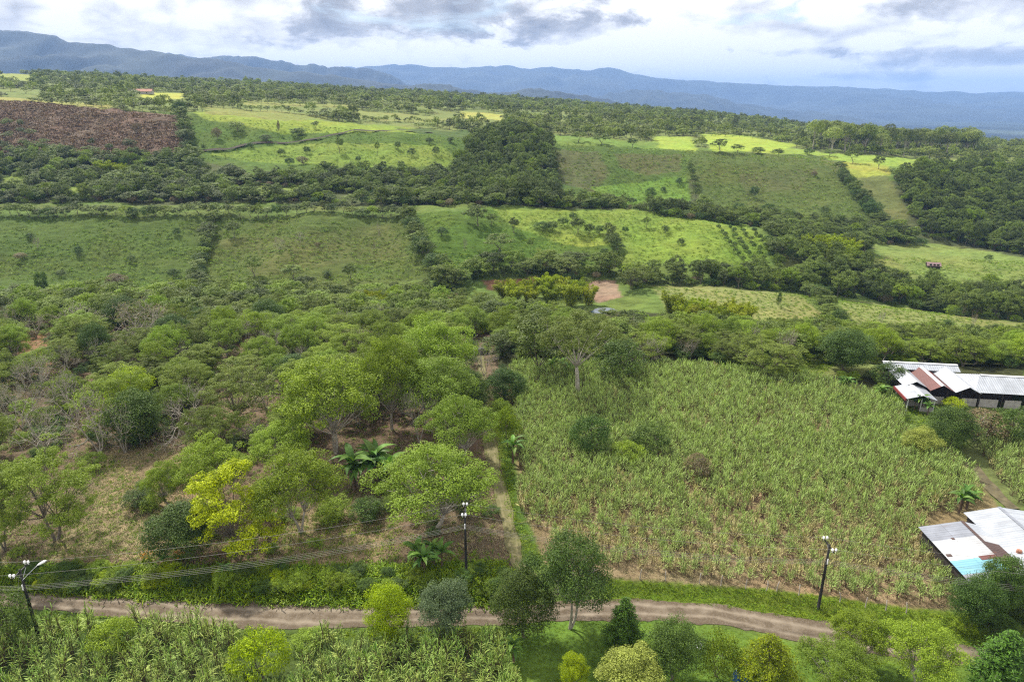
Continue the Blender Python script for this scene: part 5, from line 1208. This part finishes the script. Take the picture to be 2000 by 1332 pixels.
# long farm building: three gables toward the field, long wing behind and beyond
fx, fy = 76.8, 122.6
fb = thing('farm_building', 'long farm building with white and red sheet-metal gables beyond the cane field', 'building', (fx, fy, float(H(fx + 6, fy + 5))), R(-8.5))
gx = [0.3, 4.6, 9.0, 13.6]
gable(fb, gx[0], gx[1], 1.6, 10.6, 3.0, 4.1, [M['r_white']], M['capstrip'], 5)
gable(fb, gx[1], gx[2], 0.2, 10.6, 2.95, 4.15, [M['r_red']], M['capstrip'], 5)
gable(fb, gx[2], gx[3], -0.2, 10.6, 3.0, 4.2, [M['r_white']], M['capstrip'], 5)
def wing(o, x0, x1, y0, ym, y1, ze, zr, mat, n):
    xs_ = np.linspace(x0, x1, n + 1)
    for i in range(n):
        for (ya, za, yb, zb) in ((y0, ze, ym, zr), (y1, ze, ym, zr)):
            b = MB(); dz = .005 * (i % 2); b.slab([(xs_[i], ya, za + dz), (xs_[i + 1], ya, za + dz), (xs_[i + 1], yb, zb + dz), (xs_[i], yb, zb + dz)], .03); local(o, 'wsheet', b, [M['r_whitex']], 'roof_sheet')
    b = MB()
    for sg, yo in ((-1, y0), (1, y1)): b.slab([(x0, ym, zr + .06), (x1, ym, zr + .06), (x1, ym + sg * .4, zr - .05), (x0, ym + sg * .4, zr - .05)], .02)
    local(o, 'wcap', b, [M['capstrip']], 'ridge_cap')
wing(fb, -.4, 14.2, 10.0, 12.0, 14.0, 3.5, 4.4, M['r_white'], 5)
wing(fb, 15.4, 34, 0.35, 5.2, 10.3, 3.05, 5.0, M['r_white'], 6)
for y_e, nm_ in ((0.35, 'front'), (10.3, 'back')):
    b = MB(); b.slab([(12.7, y_e, 3.05), (15.38, y_e, 3.05), (15.38, 5.2, 5.0), (15.3, 5.2, 4.98)], .03); local(fb, 'hipf', b, [M['r_whitex']], 'roof_sheet')
b = MB(); b.slab([(12.7, .38, 3.06), (15.3, 5.1, 5.0), (15.3, 5.3, 5.0), (12.7, 10.27, 3.06)], .03); local(fb, 'hip', b, [M['r_grey']], 'hip_sheet')
walls(fb, .8, 13.3, 1.9, 13.4, -.3, 2.85, .2, M['darkwood'], sides='lb')
walls(fb, 14, 33.6, 1.6, 10, -.3, 2.85, .2, M['darkwood'], sides='rb')
for i, (a, c) in enumerate(((5.2, 7.6), (8.3, 10.3), (10.9, 13.6), (14.1, 17.4), (18.6, 21.5))):
    b = MB(); b.box(((a + c) / 2, .9 + .02 * i, .65), (c - a, .2, 1.7)); local(fb, 'lowwall', b, [M['wall']], 'low_wall')
for x_ in (4.9, 8.0, 10.6, 13.8, 17.9, 22, 26): b = MB(); b.box((x_, .75, 1.3), (.16, .16, 3.2)); local(fb, 'postb', b, [M['darkwood']], 'post')
b = MB(); b.box((11, 4.2, 1.2), (21, .2, 3.0)); local(fb, 'backw', b, [M['darkwood']], 'inner_wall')
b = MB(); b.box((24.5, .9, .5), (3.4, .2, 1.5)); local(fb, 'redw', b, [M['redpaint']], 'red_panel')
# porch in front
x_, y_ = 75.0, 119.0
pc_ = thing('farm_porch', 'small white-roofed porch in front of the long farm building', 'porch', (x_, y_, float(H(x_, y_))), R(-8.5))
gable(pc_, .2, 5.6, 0, 6.3, 2.7, 3.5, [M['r_white']], M['capstrip'], 3)
b = MB(); b.slab([(-.05, .1, 2.72), (.18, .1, 2.72), (.18, 6.2, 2.72), (-.05, 6.2, 2.72)], .5); local(pc_, 'fascia', b, [M['redpaint']], 'fascia_board')
for (a, c) in ((.6, .4), (5.3, .4), (3.0, .4), (.6, 5.9), (5.3, 5.9)): b = MB(); b.box((a, c, 1.2), (.16, .16, 2.9)); local(pc_, 'pp', b, [M['capstrip']], 'post')
b = MB(); b.box((2.8, 3.0, 1.1), (4.2, .2, 2.8)); local(pc_, 'pw', b, [M['wall']], 'wall')
b = MB(); b.box((4.1, .42, .35), (2.1, .16, 1.3)); local(pc_, 'plw', b, [M['wall']], 'low_wall')
# tin shed by the road bend: patchwork roof and a larger plain roof
sx, sy = 53.6, 66.2
sh = thing('tin_shed', 'tin shed with patchwork roof of white, grey, blue and rusty sheets', 'shed', (sx, sy, float(H(sx + 3, sy + 4))), R(-1.0))
def sheet(o, x0, x1, y0, y1, zf, mat, dz=0.0, name='roof_sheet'):
    b = MB(); b.slab([(x0, y0, zf(x0) + dz), (x1, y0, zf(x1) + dz), (x1, y1, zf(x1) + dz), (x0, y1, zf(x0) + dz)], .025); return local(o, 'ts', b, [mat], name)
zl = lambda x: 2.9 + .17 * x
for i, (y0, y1, mt) in enumerate(((.0, 1.35, 'r_grey'), (1.3, 2.6, 'r_blue'), (2.55, 3.9, 'r_blue'), (3.85, 5.2, 'r_clean'), (5.15, 6.5, 'r_clean'), (6.45, 7.8, 'r_clean'), (7.75, 9.4, 'r_grey'), (9.35, 11.0, 'r_grey'))):
    sheet(sh, 0, 2.9, y0, y1, zl, M[mt], .005 * (i % 2)); sheet(sh, 2.8, 5.5, y0, y1, zl, M[mt], .03 + .005 * (i % 2))
tag(sheet(sh, 3.4, 5.3, 3.3, 4.05, zl, M['r_red'], .07), 'rust-red patch')
sheet(sh, .15, .75, 4.6, 5.1, zl, M['r_rust'], .05, 'rust_patch'); sheet(sh, 2.4, 2.75, 7.6, 8.0, zl, M['r_rust'], .05, 'rust_patch')
b = MB(); b.slab([(5.32, 0, zl(5.5) + .09), (5.75, 0, zl(5.5) + .07), (5.75, 11, zl(5.5) + .07), (5.32, 11, zl(5.5) + .09)], .03); local(sh, 'ridge', b, [M['r_rust']], 'ridge_cap')
zr_ = lambda x: zl(5.5) - .25 * (x - 5.5)
for y0, y1, mt in ((-.1, .95, 'r_clean'), (.9, 1.9, 'r_clean'), (1.85, 3.6, 'r_rust'), (3.55, 5.2, 'r_rust'), (5.15, 6.8, 'r_rust'), (6.75, 8.4, 'r_clean'), (8.35, 11, 'r_white')): sheet(sh, 5.5, 7.9, y0, y1, zr_, M[mt], .012)
walls(sh, .5, 7.6, .5, 10.6, -.5, 2.75, .15, M['darkwood'])
mx_, my_ = 61.2, 66.4
ms = thing('storage_shed', 'large shed with plain pale metal roof and a rusty vent beside the patchwork shed', 'shed', (mx_, my_, float(H(mx_ + 3, my_ + 4))), R(-1.0))
zm = lambda x: 3.35 + .20 * x
ysm = np.linspace(-1.0, 13.6, 8)
for i in range(7):
    sheet(ms, 0, 4.6, ysm[i] - .04, ysm[i + 1], zm, M['r_white'], .005 * (i % 2)); sheet(ms, 4.62, 10.5, ysm[i] - .04, ysm[i + 1], lambda x: zm(4.6) - .16 * (x - 4.6), M['r_white'], .005 * (i % 2))
b = MB(); b.slab([(4.4, -1.05, zm(4.6) + .05), (4.85, -1.05, zm(4.6) + .05), (4.85, 13.65, zm(4.6) + .05), (4.4, 13.65, zm(4.6) + .05)], .03); local(ms, 'mridge', b, [M['r_grey']], 'ridge_cap')
b = MB(); b.tube([(1.35, 4.6, zm(1.3) - .1), (1.35, 4.6, zm(1.3) + .3)], [.34, .30], 12); b.tube([(1.35, 4.6, zm(1.3) + .31), (1.35, 4.6, zm(1.3) + .36)], [.2, .2], 10, m=0); local(ms, 'vent', b, [M['r_tile']], 'roof_vent')
walls(ms, .4, 10, -.4, 13.1, -.5, 3.3, .15, M['darkwood'])
# far houses
def house(px, py, L, D, hw, hr, rz, roof, wall, name, label):
    x, y, z = hit(px, py); o = thing(name, label, 'house', (x, y, z - .3), rz)
    walls(o, -L / 2, L / 2, -D / 2, D / 2, 0, hw, .25, wall)
    for sg in (-1, 1):
        b = MB(); e = .5; b.slab([(-L / 2 - e, sg * (D / 2 + e), hw - .15), (L / 2 + e, sg * (D / 2 + e), hw - .15), (L / 2 + e, 0, hr), (-L / 2 - e, 0, hr)], .12); local(o, 'hroof', b, [roof], 'roof')
    for sx_ in (-1, 1):
        b = MB(); V = np.array([(sx_ * L / 2, -D / 2, hw - .1), (sx_ * L / 2, D / 2, hw - .1), (sx_ * L / 2, 0, hr - .2), (sx_ * L / 2, 0, hr - .21)]); b.add(V, [(0, 1, 2, 3)]); local(o, 'gab', b, [wall], 'gable_end')
    b = MB(); b.box((0, -D / 2 - .14, 1.1), (1.1, .08, 2.1)); local(o, 'hdoor', b, [M['darkwood']], 'door')
    for wx in (-L * .3, L * .3): b = MB(); b.box((wx, -D / 2 - .14, 1.6), (1.2, .08, 1.1)); local(o, 'hwin', b, [M['glass']], 'window')
house(276, 184, 27, 9, 3.2, 6.0, .1, M['r_tile'], M['wall'], 'farmhouse', 'long orange-roofed farmhouse among the trees on the plateau')
house(184, 172, 16, 9, 3.2, 5.4, .3, M['r_rust'], M['wall'], 'farmhouse', 'brown-roofed house among the plateau trees above the bracken slope')
house(484, 193, 16, 9, 3.2, 6.0, -.2, M['r_tile'], M['wall'], 'farmhouse', 'small red-roofed house at the edge of the plateau fields')
house(1822, 521, 5.5, 4.2, 1.3, 2.6, -.3, M['r_pink'], M['darkwood'], 'hut', 'small hut with faded reddish roof on the pale green field')
house(1928, 334, 9, 6, 2.6, 4.0, .2, M['r_clean'], M['wall'], 'farmhouse', 'white-roofed house on the plateau edge above the dark wood')
house(1952, 340, 8, 6, 2.6, 4.0, -.2, M['r_clean'], M['wall'], 'farmhouse', 'smaller white-roofed house next to the dark wood')

# ------------------------------------------------------------------ car, dish, barrel, fence posts
x, y, z = hit(938, 692)
car = thing('parked_car', 'dark car parked on the farm track among the trees', 'car', (x, y, z + .17), R(35))
def prism(prof, hw, taper=1.0, m=0):
    b = MB(); n = len(prof); V = [(p[0], -hw * (taper if p[1] > 1.0 else 1), p[1]) for p in prof] + [(p[0], hw * (taper if p[1] > 1.0 else 1), p[1]) for p in prof]
    Q = [(i, (i + 1) % n, n + (i + 1) % n, n + i) for i in range(n)]
    for o_ in (0, n):
        for k in range(1, n - 2, 2): Q.append((o_, o_ + k, o_ + k + 1, o_ + min(k + 2, n - 1)))
    b.add(V, Q, .5, m); return b
obj('body', prism([(-2.05, .35), (2.0, .35), (2.1, .6), (2.0, .82), (1.0, .95), (.35, 1.42), (-.9, 1.48), (-1.65, 1.02), (-2.05, .98)], .85, .82).mesh('car_body', [M['carpaint']]), car)
for sgn in (-1, 1):
    b = MB(); yy = sgn * .83; b.add([(.82, yy, .97), (-1.4, yy, 1.02), (-.85, yy * .88, 1.38), (.32, yy * .88, 1.34)], [(0, 1, 2, 3)]); obj('window', b.mesh('car_window', [M['glass']]), car)
    b = MB(); b.box((2.04, sgn * .55, .68), (.1, .34, .16)); obj('headlight', b.mesh('headlight', [M['white']]), car)
    for xx in (-1.3, 1.3): b = MB(); b.tube([(xx, sgn * .68, .32), (xx, sgn * .88, .32)], [.32, .32], 14); w_ = obj('wheel', b.mesh('wheel', [M['rubber']]), car); b = MB(); b.tube([(xx, sgn * .885, .32), (xx, sgn * .9, .32)], [.18, .16], 12); obj('rim', b.mesh('rim', [M['steel']]), w_)
b = MB(); b.add([(1.0, -.72, .975), (1.0, .72, .975), (.38, .66, 1.415), (.38, -.66, 1.415)], [(0, 1, 2, 3)]); obj('windscreen', b.mesh('windscreen', [M['glass']]), car).location = (.012, 0, .012)
x, y, z = hit(1362, 1268)
ds = thing('satellite_dish', 'round white dish on a post at the lawn edge', 'satellite dish', (x, y, z), R(10))
b = MB(); b.tube([(0, 0, -.1), (0, 0, .62)], [.03, .03], 8); obj('post', b.mesh('dish_post', [M['steel']], True), ds)
b = MB(); rr_ = np.linspace(.02, .42, 7); th = np.linspace(0, 2 * np.pi, 24, endpoint=False)
V = np.array([(a * math.cos(t_), a * math.sin(t_), a * a * .55) for a in rr_ for t_ in th]); i = np.arange(6)[:, None] * 24; j = np.arange(24)[None]; jn = (j + 1) % 24
b.add(V, np.stack([i + j, i + jn, i + jn + 24, i + j + 24], -1).reshape(-1, 4)); d_ = obj('reflector', b.mesh('dish', [M['white']], True), ds, (0, -.05, .7)); d_.rotation_euler = (R(48), 0, 0)
b = MB(); b.tube([(0, .35, .05), (0, .1, .45)], [.015, .015], 5); b.box((0, .08, .47), (.08, .08, .14)); obj('feed_arm', b.mesh('feed', [M['steel']]), d_)
for (bx, by, s, lb) in ((1438, 1330, 1.15, 'large blue plastic barrel under the yellowish conifer'), (1455, 1338, .75, 'small blue plastic barrel beside the larger one')):
    x, y, z = hit(bx, by); o = thing('plastic_barrel', lb, 'barrel', (x, y, z), .3, None, (s, s, s))
    b = MB(); b.tube([(0, 0, 0), (0, 0, .05), (0, 0, .3), (0, 0, .34), (0, 0, .62), (0, 0, .66), (0, 0, .9), (0, 0, .95)], [.3, .34, .35, .37, .37, .35, .34, .3], 18); obj('body', b.mesh('barrel', [M['blueplastic']], True), o)
    b = MB(); b.tube([(0, 0, .94), (0, 0, 1.0)], [.33, .33], 18); obj('lid', b.mesh('lid', [M['blueplastic']], True), o)
for k, (bx, by) in enumerate(((1366,1139),(1408,1142),(1456,1149),(1496,1153),(1517,1156),(1560,1162),(1640,1176),(1690,1186),(1730,1192),(1770,1197),(1300,1134),(1250,1131))):
    x, y, z = hit(bx, by); b = MB(); rk = np.random.default_rng(k); b.tube([(0, 0, -.2), (rk.normal() * .05, rk.normal() * .05, .75), (rk.normal() * .1, rk.normal() * .1, 1.5)], [.07, .06, .055], 6)
    o = obj('fence_post', b.mesh('fence_post', [M['postwood']], True), None, (x, y, z)); tag(o, 'weathered wooden fence post along the lower edge of the cane field', 'fence post', 'fence posts of the cane field')

HAZE_COL = (0.31, 0.53, 1.0, 1); HAZE_D = 7.0e-5

# ------------------------------------------------------------------ haze
hm, ht, ho = newmat('haze_air')
pv = N(ht, 'ShaderNodeVolumePrincipled', inp={'Color': HAZE_COL, 'Density': HAZE_D, 'Anisotropy': 0.0}); ht.links.new(pv.outputs[0], ho.inputs['Volume'])
hb = MB(); hb.box((0, 13300, 270), (84000, 27600, 1100))
haze = obj('haze', hb.mesh('haze', [hm])); tag(haze, kind='stuff')
